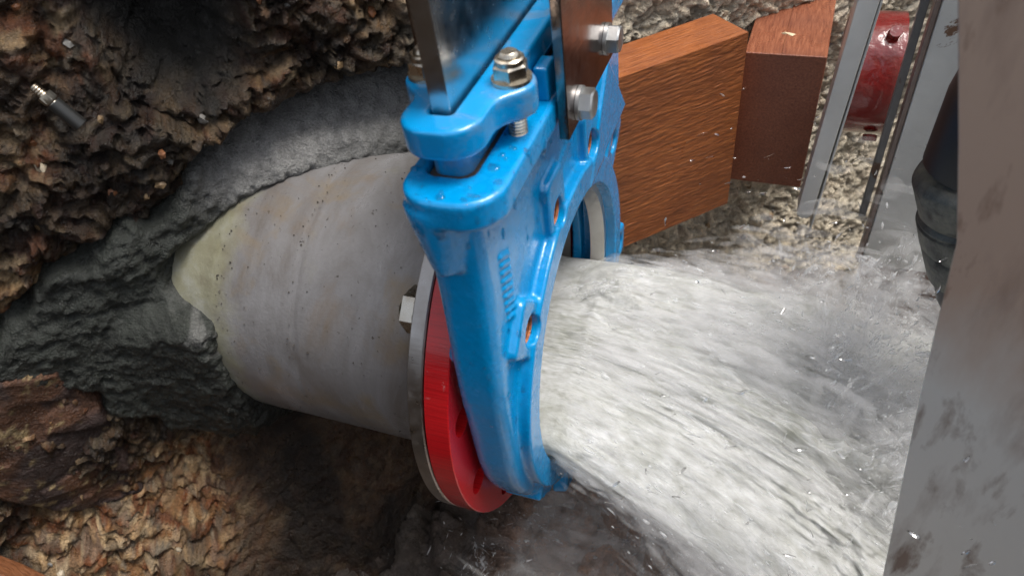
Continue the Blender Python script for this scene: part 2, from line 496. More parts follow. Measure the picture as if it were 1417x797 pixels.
def hexhead(name, centre, axis, af, h, material, parent=None, phase=0.0):
    """hexagon with chamfered top, built along axis from centre"""
    r = af / math.sqrt(3)
    a, u, v = basis(axis)
    o = np.array(centre, float)
    V, F = [], []
    def ring(t, rad, n=6):
        s = len(V)
        for k in range(24):
            th = 2 * math.pi * k / 24 + phase
            # hexagonal radius at this angle, limited to the chamfer circle
            q = (th - phase) % (math.pi / 3) - math.pi / 6
            hr = (af / 2) / math.cos(q)
            V.append(o + a * t + (u * math.cos(th) + v * math.sin(th)) * min(hr, rad))
        return s
    rr = [ring(0, r), ring(h * 0.86, r), ring(h, af / 2 * 0.95)]
    for i, j in zip(rr, rr[1:]):
        for k in range(24):
            l = (k + 1) % 24
            F.append((i + k, i + l, j + l, j + k))
    F.append(tuple(rr[0] + k for k in range(24))[::-1]); F.append(tuple(rr[-1] + k for k in range(24)))
    ob = pydata(name, V, F, material, parent)
    ob.data.polygons.foreach_set('use_smooth', [True] * len(ob.data.polygons))
    ob.data.set_sharp_from_angle(angle=math.radians(22))
    return ob

# ------------------------------------------------------------------ signed distances and surface nets
def rbox(X, Y, Z, c, h, r):
    qx, qy, qz = abs(X - c[0]) - h[0] + r, abs(Y - c[1]) - h[1] + r, abs(Z - c[2]) - h[2] + r
    return np.sqrt(np.maximum(qx, 0) ** 2 + np.maximum(qy, 0) ** 2 + np.maximum(qz, 0) ** 2) + np.minimum(np.maximum(qx, np.maximum(qy, qz)), 0) - r

def extr(d2, w, h, r):
    a, b_ = d2 + r, abs(w) - h + r
    return np.minimum(np.maximum(a, b_), 0) + np.hypot(np.maximum(a, 0), np.maximum(b_, 0)) - r

def rect2(x, y, hx, hy, r):
    qx, qy = abs(x) - hx + r, abs(y) - hy + r
    return np.hypot(np.maximum(qx, 0), np.maximum(qy, 0)) + np.minimum(np.maximum(qx, qy), 0) - r

def smin(a, b_, k):
    h = np.clip(0.5 + 0.5 * (b_ - a) / k, 0, 1)
    return b_ + (a - b_) * h - k * h * (1 - h)

def smax(a, b_, k): return -smin(-a, -b_, k)

def capsule(X, Y, Z, a, b_, r):
    a, b_ = np.array(a, float), np.array(b_, float)
    e = b_ - a
    t = np.clip(((X - a[0]) * e[0] + (Y - a[1]) * e[1] + (Z - a[2]) * e[2]) / (e @ e), 0, 1)
    return np.sqrt((X - a[0] - t * e[0]) ** 2 + (Y - a[1] - t * e[1]) ** 2 + (Z - a[2] - t * e[2]) ** 2) - r

def nets(f, lo, step):
    """naive surface nets of the grid f (negative inside)"""
    nx, ny, nz = f.shape
    ins = f < 0
    c = np.zeros((nx - 1, ny - 1, nz - 1), np.int8)
    for i in (0, 1):
        for j in (0, 1):
            for k in (0, 1):
                c += ins[i:nx - 1 + i, j:ny - 1 + j, k:nz - 1 + k]
    act = (c > 0) & (c < 8)
    idx = np.full(act.shape, -1, np.int64)
    ii = np.argwhere(act)
    idx[act] = np.arange(len(ii))
    P = np.zeros((len(ii), 3)); n = np.zeros(len(ii))
    cn = [(a, b_, d) for a in (0, 1) for b_ in (0, 1) for d in (0, 1)]
    vals = {q: f[ii[:, 0] + q[0], ii[:, 1] + q[1], ii[:, 2] + q[2]] for q in cn}
    for q in cn:
        for ax in range(3):
            if q[ax] == 0:
                w = list(q); w[ax] = 1; w = tuple(w)
                a, b_ = vals[q], vals[w]
                cr = (a < 0) != (b_ < 0)
                t = np.where(cr, a / np.where(a - b_ == 0, 1, a - b_), 0)
                pt = np.tile(np.array(q, float), (len(ii), 1)); pt[:, ax] += t
                P[cr] += pt[cr]; n[cr] += 1
    P = (P / n[:, None] + ii) * step + np.array(lo)
    Fs = []
    for ax in range(3):
        o1, o2 = (ax + 1) % 3, (ax + 2) % 3
        sl0 = [slice(1, -1)] * 3; sl1 = [slice(1, -1)] * 3
        sl0[ax] = slice(0, -1); sl1[ax] = slice(1, None)
        a, b_ = ins[tuple(sl0)], ins[tuple(sl1)]
        e = np.argwhere(a != b_)
        off = np.ones(3, int); off[ax] = 0
        base = e + off
        flip = a[tuple(e.T)]
        def cell(d1, d2):
            q = base.copy(); q[:, o1] -= d1; q[:, o2] -= d2
            return idx[tuple(q.T)]
        q = np.stack([cell(1, 1), cell(0, 1), cell(0, 0), cell(1, 0)], 1)
        q[~flip] = q[~flip][:, ::-1]
        Fs.append(q)
    return P, np.concatenate(Fs)

def sdf_grid(lo, hi, step):
    ax = [np.arange(lo[i], hi[i] + step, step, dtype=np.float32) for i in range(3)]
    return np.meshgrid(*ax, indexing='ij')

def relax(V, F, times):
    n = len(V)
    src = F.ravel(); dst = np.roll(F, -1, 1).ravel()
    for _ in range(times):
        c_ = np.bincount(src, minlength=n)[:, None]
        acc = np.stack([np.bincount(src, V[dst, k], n) for k in range(3)], 1)
        V = V * 0.5 + 0.5 * acc / c_
    return V

LUGS = [(-109.3, 106.6), (-31.3, 150.4), (63.4, 148.2), (135.2, 104.2)]
LUGS2 = [(-58, -152), (118, -110), (155, -40)]
STROKES = []          # raised cast marks: filled below

def body_sdf(X, Y, Z):
    r2 = np.where(Z > 0, np.abs(Y), np.hypot(Y, Z))
    d = extr(np.maximum(r2 - 159 + 9 * sstep(60, 200, Z), Z - 246), X + 28, 18, 10)
    rr = np.hypot(Y, Z)
    ring = extr(rr - 148, X + 22, 22, 1.6)
    d = smin(d, ring, 4)
    for i, (ly, lz) in enumerate(LUGS + LUGS2):
        L = math.hypot(ly, lz)
        ry, rz = ly / L, lz / L
        if i in (1, 2): ry, rz = 0.0, 1.0
        u = (Y - ly) * ry + (Z - lz) * rz
        v = -(Y - ly) * rz + (Z - lz) * ry
        xf = -3.0
        hu = 26 if i in (0, 3) else (34 if i in (1, 2) else 22)
        w = 21 if i in (0, 3) else 18
        draft = np.clip((xf - X), 0, 60) * 0.16
        lug = extr(rect2(u, v, hu + draft, w + draft, 7), X + (10 if i == 4 else 26), 7 if i == 4 else 23, 2.0)
        d = smin(d, lug, 3.5)
    # shallow boss low on the near shoulder
    ub, vb = -0.72 * (Y + 106) - 0.70 * (Z + 103), 0.70 * (Y + 106) - 0.72 * (Z + 103)
    d = smin(d, extr(rect2(ub, vb, 15, 21, 4), X + 26, 17, 2), 3)
    d = smin(d, extr(rect2(Y - 118, Z - 150, 46, 46, 14), X + 24, 20, 2), 6)
    # pointed fin on the far side
    fin = np.maximum.reduce([abs(X + 9) - 9, (Z - 172) * 0.62 + (Y - 113) * 0.78 - 15, -(Y - 113) * 0.75 + (Z - 172) * 0.66 - 18, 120 - Z])
    d = smin(d, fin, 3)
    fl = extr(rect2(X + 21, Y, 30, 163, 24), Z - 245.5, 9.5, 3.0)
    d = smin(d, fl, 5)
    for s in (-1, 1):
        lobe = extr(rect2(X + 32, Y - s * 128, 19 - np.clip(240 - Z, 0, 60) * 0.12, 36 - np.clip(240 - Z, 0, 60) * 0.10, 20), Z - 221, 26, 4)
        d = smin(d, lobe, 2.5)
    for a_, b_, r_ in STROKES:
        d = smin(d, capsule(X, Y, Z, a_, b_, r_), 1.2)
    # cavities: packing chamber, gate slot, bore, bolt holes
    d = np.maximum(d, -extr(rect2(X + 26, Y, 15, 139, 8), Z - 250, 26, 1))
    slot = np.maximum(np.where(Z > 0, np.abs(Y), rr) - 136, abs(X + 29) - 8)
    d = np.maximum(d, -np.maximum(slot, Z - 232))
    d = np.maximum(d, -(rr - 125))
    for ly, lz in LUGS + LUGS2:
        d = np.maximum(d, -np.maximum(np.hypot(Y - ly, Z - lz) - 11.0, -X - 34))
    return d

# ================================================================== ROCK FACE, MORTAR, PIT FLOOR
TV = np.array([0.70711, 0.70711, 0.0]); NV = np.array([0.70711, -0.70711, 0.0])   # along the face, out of the face

HOLLOW = [(-300, 420), (-284, 290), (-262, 236), (-225, 214), (-185, 235), (-172, 290), (-140, 420)]
MORTAR = [(-560, 100), (-471, 96), (-408, 128), (-358, 150), (-308, 150), (-280, 160), (-251, 186), (-211, 198), (-156, 202), (-107, 205), (-50, 200), (60, 190), (60, 40), (-60, -60),
          (-200, -135), (-329, -112), (-399, -92), (-431, -27), (-442, 25), (-491, 55), (-560, 60)]
SLAB = [(-513, 60), (-462, 62), (-430, 46), (-423, -8), (-445, -150), (-509, -137), (-545, -60), (-545, 20)]

def wall_base(s, z):
    d = -180 - 55 * sstep(20, 190, s) + 14 * (fbm(s / 160, z / 160, 3, 3) - 0.5) * 2
    d = d + 0.62 * np.maximum(-135 - z, 0) ** 1.0 * sstep(-90, -280, s)
    d = d + 0.35 * np.maximum(-170 - z, 0) * sstep(-300, -90, s)
    # face leans out again to the left of the pipe
    d = d + 18 * sstep(-330, -520, s)
    return d

def rock_surface(s, z):
    d = wall_base(s, z)
    wx = s + 9 * (vn2(s / 22, z / 22, 61) - .5) * 2; wz = z + 9 * (vn2(s / 22, z / 22, 62) - .5) * 2
    f1, f2, hid, gx, gy = worley(wx / 15, wz / 12, 5)
    g1, g2, hid2, qx, qy = worley(wx / 46, wz / 38, 9)
    k1, k2, hid3, kx, ky = worley(wx / 6.5, wz / 5.5, 15)
    rough = 0.22 + 0.6 * sstep(-60, 60, -s)
    fine_ = 0.5 + 0.5 * sstep(-60, 60, -s)
    d = d + rough * ((hid2 - .5) * 9 + 7 * sstep(0, .25, g2 - g1) + 11 * ((h3(hid2 * 9999, hid2 * 777, 1) - .5) * qx + (h3(hid2 * 9999, hid2 * 777, 2) - .5) * qy))
    d = d + fine_ * (7.5 * (hid - .5) + 2.4 * sstep(0, .3, f2 - f1) + 15 * ((h3(hid * 9999, hid * 777, 1) - .5) * gx + (h3(hid * 9999, hid * 777, 2) - .5) * gy))
    d = d + 5.0 * (hid3 - .5) + 1.2 * sstep(0, .3, k2 - k1) + 8 * ((h3(hid3 * 9999, hid3 * 777, 1) - .5) * kx + (h3(hid3 * 9999, hid3 * 777, 2) - .5) * ky)
    b1, b2, hb_, bx_, by_ = worley(wx / 130, wz / 105, 19)
    d = d + rough * (10 * (hb_ - .5) + 46 * ((h3(hb_ * 9999, hb_ * 777, 1) - .5) * bx_ + (h3(hb_ * 9999, hb_ * 777, 2) - .5) * by_) - 9 * (1 - sstep(0, .05, b2 - b1)))
    d = d + 20 * (fbm(s / 70, z / 70, 4, 11) - .5)
    d = d - (34 + 34 * sstep(120, 190, z) * sstep(-320, -240, s)) * sstep(-4, 26, poly_sd(s, z, MORTAR))
    hol = poly_sd(s, z, HOLLOW)
    below_pipe = sstep(-100, -150, z) * sstep(-390, -340, s - .35 * (z + 150)) * sstep(60, -20, s)
    d = d * (1 - .72 * below_pipe) + (wall_base(s, z) + 26 * (fbm(s / 60, z / 60, 4, 12) - .5)) * .72 * below_pipe
    d = d - 95 * sstep(-8, 45, hol)
    return d, hid, hid2, hid3, f2 - f1, hol

def axis_pts(segs):
    out = []
    for a, b_, st in segs:
        out.append(np.arange(a, b_, st))
    return np.concatenate(out + [[segs[-1][1]]])

def grid_faces(ny, nx):
    i = np.arange(ny * nx).reshape(ny, nx)
    return np.stack([i[:-1, :-1].ravel(), i[:-1, 1:].ravel(), i[1:, 1:].ravel(), i[1:, :-1].ravel()], 1)

def lin(c): return np.array(c, float)
CREAM, TAN, RUST, DARK, GREY, BROWN = lin((.42, .35, .25)), lin((.25, .165, .085)), lin((.15, .06, .024)), lin((.035, .027, .02)), lin((.19, .18, .165)), lin((.10, .055, .03))

sx = axis_pts([(-1500, -720, 40), (-720, -640, 10), (-640, 60, 2.6), (60, 620, 3.4), (620, 700, 10), (700, 1500, 40)])
zx = axis_pts([(-620, -470, 10), (-470, 360, 2.6), (360, 420, 6), (420, 1000, 40)])
Sg, Zg = np.meshgrid(sx, zx)
d, hid, hid2, hid3, edge, hol = rock_surface(Sg, Zg)
SG_D = d
big = fbm(Sg / 90, Zg / 90, 4, 21); bg2 = fbm(Sg / 45, Zg / 45, 3, 31)
pal = np.stack([CREAM, TAN, RUST, BROWN, GREY, DARK])
wgt = np.zeros(Sg.shape + (6,))
left = sstep(0, -80, Sg)
low = sstep(-95, -150, Zg) * sstep(-400, -340, Sg - .35 * (Zg + 150)) * left          # wet ground below the pipe, its shade also put into the colour
wgt[..., 0] = 1.2 * (1 - 0.35 * left) + 1.6 * sstep(.52, .66, big)
wgt[..., 1] = 1.1
wgt[..., 2] = 0.25 + left * (1.0 + 2.0 * sstep(.5, .62, bg2))
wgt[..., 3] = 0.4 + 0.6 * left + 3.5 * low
wgt[..., 4] = 1.4 - 1.0 * left + sstep(.5, .65, 1 - big)
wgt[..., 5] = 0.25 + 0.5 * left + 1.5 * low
hsel = (hid * 0.999 * 7919.0) % 1.0
cw = np.cumsum(wgt, -1); cw /= cw[..., -1:]
pick = (hsel[..., None] > cw).sum(-1).clip(0, 5)
colr = pal[pick]
fin_ = pal[((hid3 * 6421.0) % 1.0 * 4.99).astype(int)]
colr = colr * 0.45 + fin_ * 0.55
colr *= (0.65 + 0.7 * hid3)[..., None]
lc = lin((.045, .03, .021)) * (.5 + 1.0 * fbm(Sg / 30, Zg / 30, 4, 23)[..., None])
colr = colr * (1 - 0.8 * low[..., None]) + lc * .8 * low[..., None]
patchy = (.34 + 1.25 * sstep(.36, .62, fbm(Sg / 75, Zg / 75, 4, 25)))[..., None]
colr = colr * (patchy * left[..., None] + (1 - left[..., None]) * (.75 * patchy + .55))
upper_dark = left * sstep(90, 210, Zg + 60 * (fbm(Sg / 120, Zg / 120, 3, 27) - .5))          # the upper rock is coloured darker
colr = colr * (1 - .40 * left - .28 * upper_dark)[..., None]
colr = colr * (1 + left[..., None] * (lin((1.22, 1.02, .78)) - 1))
bw = (1 - left)[..., None]
colr = colr * (1 - .6 * bw) + lin((.68, .60, .46)) * (.55 + 1.0 * hid3[..., None]) * .65 * bw
hollm = sstep(-20, 20, hol)[..., None]
colr = colr * (1 - hollm) + lin((.018, .017, .015)) * hollm  # inside of the hollow coloured near black
redm = np.exp(-(((Sg + 268) / 14) ** 2 + ((Zg + 395) / 16) ** 2))[..., None] * sstep(.45, .55, fbm(Sg / 8, Zg / 8, 3, 77))[..., None]
colr = colr * (1 - redm) + lin((.35, .01, .02)) * redm
P = TV * Sg[..., None] + NV * d[..., None]; P[..., 2] = Zg
rock = mesh_np('rock_face', P.reshape(-1, 3), grid_faces(*Sg.shape), M_ROCK, col=colr.reshape(-1, 3))
props(rock, kind='structure')

# mortar packed round the pipe, over the rock
sx = np.arange(-580, 70, 2.6); zx = np.arange(-170, 240, 2.6)
Sm, Zm = np.meshgrid(sx, zx)
sd = poly_sd(Sm, Zm, MORTAR) + 16 * (fbm(Sm / 30, Zm / 30, 4, 41) - .5) * 2
lump = fbm(Sm / 24, Zm / 20, 4, 43); grit = fbm(Sm / 6, Zm / 6, 3, 46)
sheen_band = np.exp(-(((Zm - 160 - (Sm + 200) * 0.1) / 40) ** 2)) * sstep(-290, -215, Sm)
trow = 5 * np.abs(fbm(Sm / 120 + Zm / 30, Zm / 60, 3, 44) - .5) * 2
xend = np.where(Zm < 105, -340 + 44 * sstep(82, 56, Zm), -340 + (Zm - 105) * 2.35)       # where the mortar stops along the pipe
xend = xend + np.maximum(Zm - 134, 0) * 9 + 3 * (lump - .5)
cap = 1.4142 * xend - Sm
base_ = -156 - 14 * sstep(-330, -230, Sm) + 46 * sstep(80, 50, Zm) * sstep(-170, -60, Zm) * np.exp(-((Sm + 305) / 58) ** 2) + 18 * sstep(-400, -540, Sm)
dm = np.where(Sm < -170, smin(base_, np.maximum(cap, -240), 8), base_)
dm = dm + (1 - .6 * sheen_band) * 4 * (lump - .5) + 7 * (grit - .5) + 3.5 * (vn2(Sm / 3.4, Zm / 3.4, 50) - .5) + trow + 5 * (fbm(Sm / 60, Zm / 60, 3, 47) - .5) * 2 - 62 * sstep(134, 206, Zm) * sstep(-310, -235, Sm)
clod = np.exp(-(((Sm + 262) / 16) ** 2 + ((Zm - 172) / 15) ** 2)); dm += clod * (20 + 16 * (fbm(Sm / 9, Zm / 9, 3, 48) - .5))
dm = dm - 46 * (1 - sstep(-6, 16, sd))
cm = lin((.036, .04, .034)) * (0.55 + 0.9 * lump[..., None]) * (.7 + .6 * grit[..., None])
cm = cm * (1 - sheen_band[..., None]) + lin((.33, .325, .315)) * (.6 + .7 * grit[..., None]) * sheen_band[..., None]  # paler colour above the pipe stands in for the mortar's wet sheen
lowd = np.exp(-(((Sm + 300) / 70) ** 2 + ((Zm + 70) / 45) ** 2))[..., None]
cm = cm * (1 - .6 * lowd)  # mortar coloured darker low by the pipe
pale = sstep(.57, .66, fbm(Sm / 14, Zm / 10, 4, 49)) * np.exp(-(((Sm + 308) / 22) ** 2 + ((Zm - 52) / 22) ** 2)); cm = cm * (1 - pale[..., None]) + lin((.16, .16, .15)) * pale[..., None]
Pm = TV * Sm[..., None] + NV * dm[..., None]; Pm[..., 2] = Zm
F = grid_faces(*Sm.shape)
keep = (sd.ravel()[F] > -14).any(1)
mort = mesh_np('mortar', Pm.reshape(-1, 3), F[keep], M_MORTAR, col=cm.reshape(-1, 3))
props(mort, kind='structure')

# squared rusty stone low on the left
def patch(name, poly, thick, col0, colfn, step=2.6, rad=4, amp=3.5):
    p_ = np.array(poly); x0, z0 = p_.min(0) - 14; x1, z1 = p_.max(0) + 14
    A, B = np.meshgrid(np.arange(x0, x1, step), np.arange(z0, z1, step))
    sd = poly_sd(A, B, poly) + 5 * (fbm(A / 14, B / 14, 3, 51) - .5)
    f1, f2, hd, gx, gy = worley(A / 30, B / 22, 53)
    dd = wall_base(A, B) + thick + amp * (fbm(A / 26, B / 26, 4, 52) - .5) * 2 + 5 * (hd - .5) - (thick + 24) * (1 - sstep(-3, rad, sd))
    Q = TV * A[..., None] + NV * dd[..., None]; Q[..., 2] = B
    return mesh_np(name, Q.reshape(-1, 3), grid_faces(*A.shape), M_ROCK, col=colfn(A, B, hd, sd).reshape(-1, 3))
def slabcol(A, B, hd, sd):
    n1 = fbm(A / 30, B / 30, 4, 55); n2 = fbm(A / 9, B / 9, 3, 56)
    c = lin((.05, .03, .026)) + (lin((.12, .055, .03)) - lin((.05, .03, .026))) * sstep(.45, .62, n1)[..., None]
    y = sstep(.6, .68, n2) * sstep(.5, .62, fbm(A / 24, B / 24, 2, 57))
    c = c * (1 - y[..., None]) + lin((.33, .24, .12)) * y[..., None]
    return c * (0.7 + 0.6 * hd[..., None])
slab = patch('squared_stone', SLAB, 15, None, slabcol)
props(slab, 'squared rusty brown stone set in the rock low on the left below the mortar', 'stone')

# floor of the pit under the jet
fx, fy = np.meshgrid(np.arange(-420, 720, 4.0), np.arange(-520, 460, 4.0))
w1, w2, wh, wgx, wgy = worley(fx / 62, fy / 62, 71); v1, v2, vh, _, _ = worley(fx / 17, fy / 17, 73)
fz = -335 + 30 * (wh - .5) + 22 * sstep(0, .35, w2 - w1) + 5 * (vh - .5) + 5 * sstep(0, .3, v2 - v1) + 40 * (fbm(fx / 150, fy / 150, 4, 74) - .5)
fcol = pal[((wh * 3331.7) % 1.0 * 5.99).astype(int)] * .6 + pal[((vh * 3331.7) % 1.0 * 4.99).astype(int)] * .4
org = np.exp(-(((fx + 10) / 120) ** 2 + ((fy + 70) / 110) ** 2))[..., None]
fcol = fcol * (1 - .85 * org) + lin((.66, .31, .15)) * .85 * org
fcol = (fcol * .75 + .12) * (0.7 + .6 * vh)[..., None]
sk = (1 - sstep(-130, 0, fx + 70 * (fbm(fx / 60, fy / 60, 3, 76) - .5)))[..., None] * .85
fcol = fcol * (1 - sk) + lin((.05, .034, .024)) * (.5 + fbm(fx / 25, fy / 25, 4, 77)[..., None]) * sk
floor = mesh_np('pit_floor', np.stack([fx, fy, fz], -1).reshape(-1, 3), grid_faces(*fx.shape), M_ROCK, col=fcol.reshape(-1, 3))
props(floor, kind='structure')

# unseen pit sides, added to cut skylight: behind the photographer and to the right
def unseen_wall(name, P0, U, N, lu, seed):
    A, B = np.meshgrid(np.arange(0, lu, 22.0), np.arange(-420, 400, 22.0))
    dd = 60 * (fbm(A / 160, B / 160, 5, seed) - .5)
    Q = np.array(P0) + np.array(U) * A[..., None] + np.array(N) * dd[..., None]; Q[..., 2] = B
    f1, f2, hh, _, _ = worley(A / 50, B / 50, seed)
    c = pal[(hh * 4.99).astype(int)] * .5
    o = mesh_np(name, Q.reshape(-1, 3), grid_faces(*A.shape), M_ROCK, col=c.reshape(-1, 3))
    props(o, kind='structure')
unseen_wall('rock_face', (-1150, -1000, 0), (1, 0, 0), (0, 1, 0), 2300, 131)
unseen_wall('rock_face', (1050, -1000, 0), (0, 1, 0), (-1, 0, 0), 1900, 133)

# loose stones sitting proud of the face, each its own piece
def stone_mesh(k):
    ico = [(0, 0, -1), (.72, -.53, -.45), (-.28, -.85, -.45), (-.89, 0, -.45), (-.28, .85, -.45), (.72, .53, -.45), (.28, -.85, .45), (-.72, -.53, .45), (-.72, .53, .45), (.28, .85, .45), (.89, 0, .45), (0, 0, 1)]
    fc = [(0, 2, 1), (1, 5, 0), (0, 3, 2), (0, 4, 3), (0, 5, 4), (1, 10, 5), (2, 6, 1), (3, 7, 2), (4, 8, 3), (5, 9, 4), (1, 6, 10), (2, 7, 6), (3, 8, 7), (4, 9, 8), (5, 10, 9), (6, 11, 10), (7, 11, 6), (8, 11, 7), (9, 11, 8), (10, 11, 9)]
    r_ = np.random.default_rng(k)
    V = np.array(ico) * (0.72 + 0.5 * r_.random((12, 1))) * np.array([1, .8, .6])
    me = bpy.data.meshes.new('stone')
    me.from_pydata([tuple(v * S) for v in V], [], fc); me.update()
    return me
stone_mats = []
for nm, c0 in (('cream_stone', CREAM), ('tan_stone', TAN), ('rust_stone', RUST * 1.2), ('grey_stone', GREY)):
    M, nt, b = mat(nm, tuple(c0), 0.5)
    co = coords(nt)
    nt.links.new(mixc(nt, 1.0, tuple(c0), ramp(nt, noise(nt, co, 300, 5, .7), [(.3, .45), (.7, 1.4)]), 'MULTIPLY'), b.inputs['Base Color'])
    bump(nt, b, noise(nt, co, 400, 5, .65), .003, .8)
    stone_mats.append(M)
protos = []
for k in range(16):
    me = stone_mesh(k); me.materials.append(stone_mats[k % 4]); protos.append(me)
cnt = 0
for i in range(2400):
    if cnt >= 220: break
    s_, z_ = rng.uniform(-600, 520), rng.uniform(-420, 320)
    sa, za = np.array([[s_]]), np.array([[z_]])
    if poly_sd(sa, za, MORTAR)[0, 0] > -10 or poly_sd(sa, za, HOLLOW)[0, 0] > -5 or poly_sd(sa, za, SLAB)[0, 0] > -6: continue
    if -90 < s_ < 130 and z_ < 180: continue
    if z_ < -90 and s_ > -420 + .35 * (z_ + 150) and s_ < 60: continue
    dd = float(rock_surface(sa, za)[0][0, 0])
    me = protos[(rng.integers(4) * 4 + (rng.choice([0, 1, 2, 3], p=[.4, .25, .2, .15]) if s_ < 0 else rng.choice([0, 1, 3], p=[.45, .2, .35])))]
    o = bpy.data.objects.new('stone', me); COL.objects.link(o); o.parent = rock
    p_ = TV * s_ + NV * (dd - 1.0); p_[2] = z_
    o.location = Vector(p_ * S); o.rotation_euler = rng.uniform(0, 6.28, 3)
    sc_ = rng.uniform(3.5, 7.5); o.scale = (sc_, sc_, sc_)
    cnt += 1

# ================================================================== PIPE
pipe = props(empty('outlet_pipe', (-190, 0, -136)), 'wide grey pipe coming out of the mortar, with a plain steel end flange', 'pipe')
th = np.linspace(0, 2 * np.pi, 200, endpoint=False)
xs = np.linspace(-440, -81, 130)
Xp, Tp = np.meshgrid(xs, th)
rad = 136.5 - 1.2 * sstep(-296, -306, Xp + 3 * np.sin(Tp * 3)) + 1.6 * (fbm(Xp / 60, Tp * 3, 3, 81) - .5) - 1.0 * np.exp(-((Xp + 214 + 3 * np.sin(Tp * 2)) / 2.0) ** 2)
V = np.stack([Xp, rad * np.sin(Tp), rad * np.cos(Tp)], -1).reshape(-1, 3)
i = np.arange(len(V)).reshape(Xp.shape)
F = np.stack([i[:, :-1].ravel(), i[:, 1:].ravel(), np.roll(i, -1, 0)[:, 1:].ravel(), np.roll(i, -1, 0)[:, :-1].ravel()], 1)[:, ::-1]
mesh_np('pipe_wall', V, F, M_PIPE, pipe)
lathe('pipe_bore', [(-260, 124.2), (33.5, 124.2), (33.5, 125.4), (-260, 125.4)], (-82, 0, 0), (1, 0, 0), M_STEEL, pipe, n=120)
fl = lathe('steel_flange', [(0, 138), (0, 180.6), (1.0, 181.7), (11, 181.7), (12, 180.6), (12, 138)], (-82, 0, 0), (1, 0, 0), M_STEEL, pipe, n=180)
# grit stuck on the pipe
gv, gf = [], []
for k in range(380):
    x_ = rng.uniform(-290, -90); t_ = rng.uniform(-2.4, 0.5) if rng.random() < .8 else rng.normal(-0.9, .5)
    if rng.random() < .22: x_ = -214 + rng.normal(0, 3)
    elif rng.random() < .25: x_ = -285 + rng.normal(0, 5)
    r_ = abs(rng.normal(.2, .28)) + .22
    c_ = np.array([x_, 137 * math.sin(t_), 137 * math.cos(t_)])
    o_ = len(gv)
    for q in ((1, 0, 0), (-1, 0, 0), (0, 1, 0), (0, -1, 0), (0, 0, 1), (0, 0, -1)): gv.append(c_ + np.array(q) * r_ * rng.uniform(.6, 1.3))
    for q in ((0, 2, 4), (2, 1, 4), (1, 3, 4), (3, 0, 4), (2, 0, 5), (1, 2, 5), (3, 1, 5), (0, 3, 5)): gf.append(tuple(o_ + j for j in q))
M_GRIT = mat('dark_grit', (.05, .04, .03), .4)[0]
g_ = mesh_np('grit', np.array(gv), np.array(gf), M_GRIT, pipe, smooth=False); g_['kind'] = 'stuff'
ha = math.radians(-45.7)
hb = hexhead('bolt_head', (-82, 160 * math.sin(ha), 160 * math.cos(ha)), (-1, 0, 0), 31, 14, M_BOLT, pipe, phase=.3)
lathe('washer', [(0, 0.5), (0, 17), (-2.5, 17), (-2.5, 0.5)], (-82, 160 * math.sin(ha), 160 * math.cos(ha)), (1, 0, 0), M_BOLT, hb, n=32)
for k, dg in enumerate((-15, 15, 45)):
    a_ = math.radians(dg)
    hexhead('bolt_head', (-82, 160 * math.sin(a_), 160 * math.cos(a_)), (-1, 0, 0), 31, 14, M_BOLT, pipe, phase=k)

# red loose flange
lo, hi = (-70, -184, -184), (-49, 184, 184)
# (annulus with empty bolt holes; boolean on a lathe keeps the machined edges)
red = lathe('red_flange', [(0, 126), (0, 181.0), (0.7, 181.7), (18.6, 181.7), (19.3, 181.0), (19.3, 126)], (-68.8, 0, 0), (1, 0, 0), M_RED, None, n=240)
props(red, 'bright red painted flange ring between the grey pipe and the blue valve', 'flange')
cut_v, cut_f = [], []
for k in range(12):
    a_ = math.radians(15 + 30 * k)
    cy, cz = 160 * math.sin(a_), 160 * math.cos(a_)
    s0 = len(cut_v)
    for x_ in (-90, -30):
        for j in range(32):
            q = 2 * math.pi * j / 32
            cut_v.append((x_, cy + 11.5 * math.cos(q), cz + 11.5 * math.sin(q)))
    for j in range(32):
        l = (j + 1) % 32
        cut_f.append((s0 + j, s0 + l, s0 + 32 + l, s0 + 32 + j))
    cut_f.append(tuple(s0 + j for j in range(32))[::-1]); cut_f.append(tuple(s0 + 32 + j for j in range(32)))
cutter = pydata('cutter', cut_v, cut_f, M_RED)
bm_ = red.modifiers.new('holes', 'BOOLEAN'); bm_.operation = 'DIFFERENCE'; bm_.object = cutter; bm_.solver = 'EXACT'
dg = bpy.context.evaluated_depsgraph_get()
me2 = bpy.data.meshes.new_from_object(red.evaluated_get(dg))
red.modifiers.clear(); red.data = me2
me2.polygons.foreach_set('use_smooth', [True] * len(me2.polygons)); me2.set_sharp_from_angle(angle=math.radians(30))
bpy.data.objects.remove(cutter)

# ================================================================== KNIFE GATE VALVE
valve = props(empty('knife_gate_valve', (-25, 0, -180)), 'blue cast iron knife gate valve with raised stainless gate, water pouring through it', 'valve')
for k in range(9):                                     # raised cast marks down the near shoulder
    STROKES.append(((-9.6, -126.2 - .45 * k, 188 - k * 6.2), (-9.6, -114.4 - .32 * k, 181.5 - k * 6.3), 1.9))
for k in range(7):                                     # and a second row beside the support plate
    STROKES.append(((-9.6, 14.5 - k * 4.3, 179 - k * 1.3), (-9.6, 26.0 - k * 4.3, 172.0 - k * 1.3), 1.5))
st = 1.35
lo, hi = (-50, -190, -192), (14, 212, 262)
X_, Y_, Z_ = sdf_grid(lo, hi, st)
fval = body_sdf(X_, Y_, Z_).astype(np.float32)
for ax in range(3):                                    # close the surface at the grid's border
    for e in (0, -1):
        sl = [slice(None)] * 3; sl[ax] = e; fval[tuple(sl)] = np.maximum(fval[tuple(sl)], 0.5)
V, F = nets(fval, lo, st)
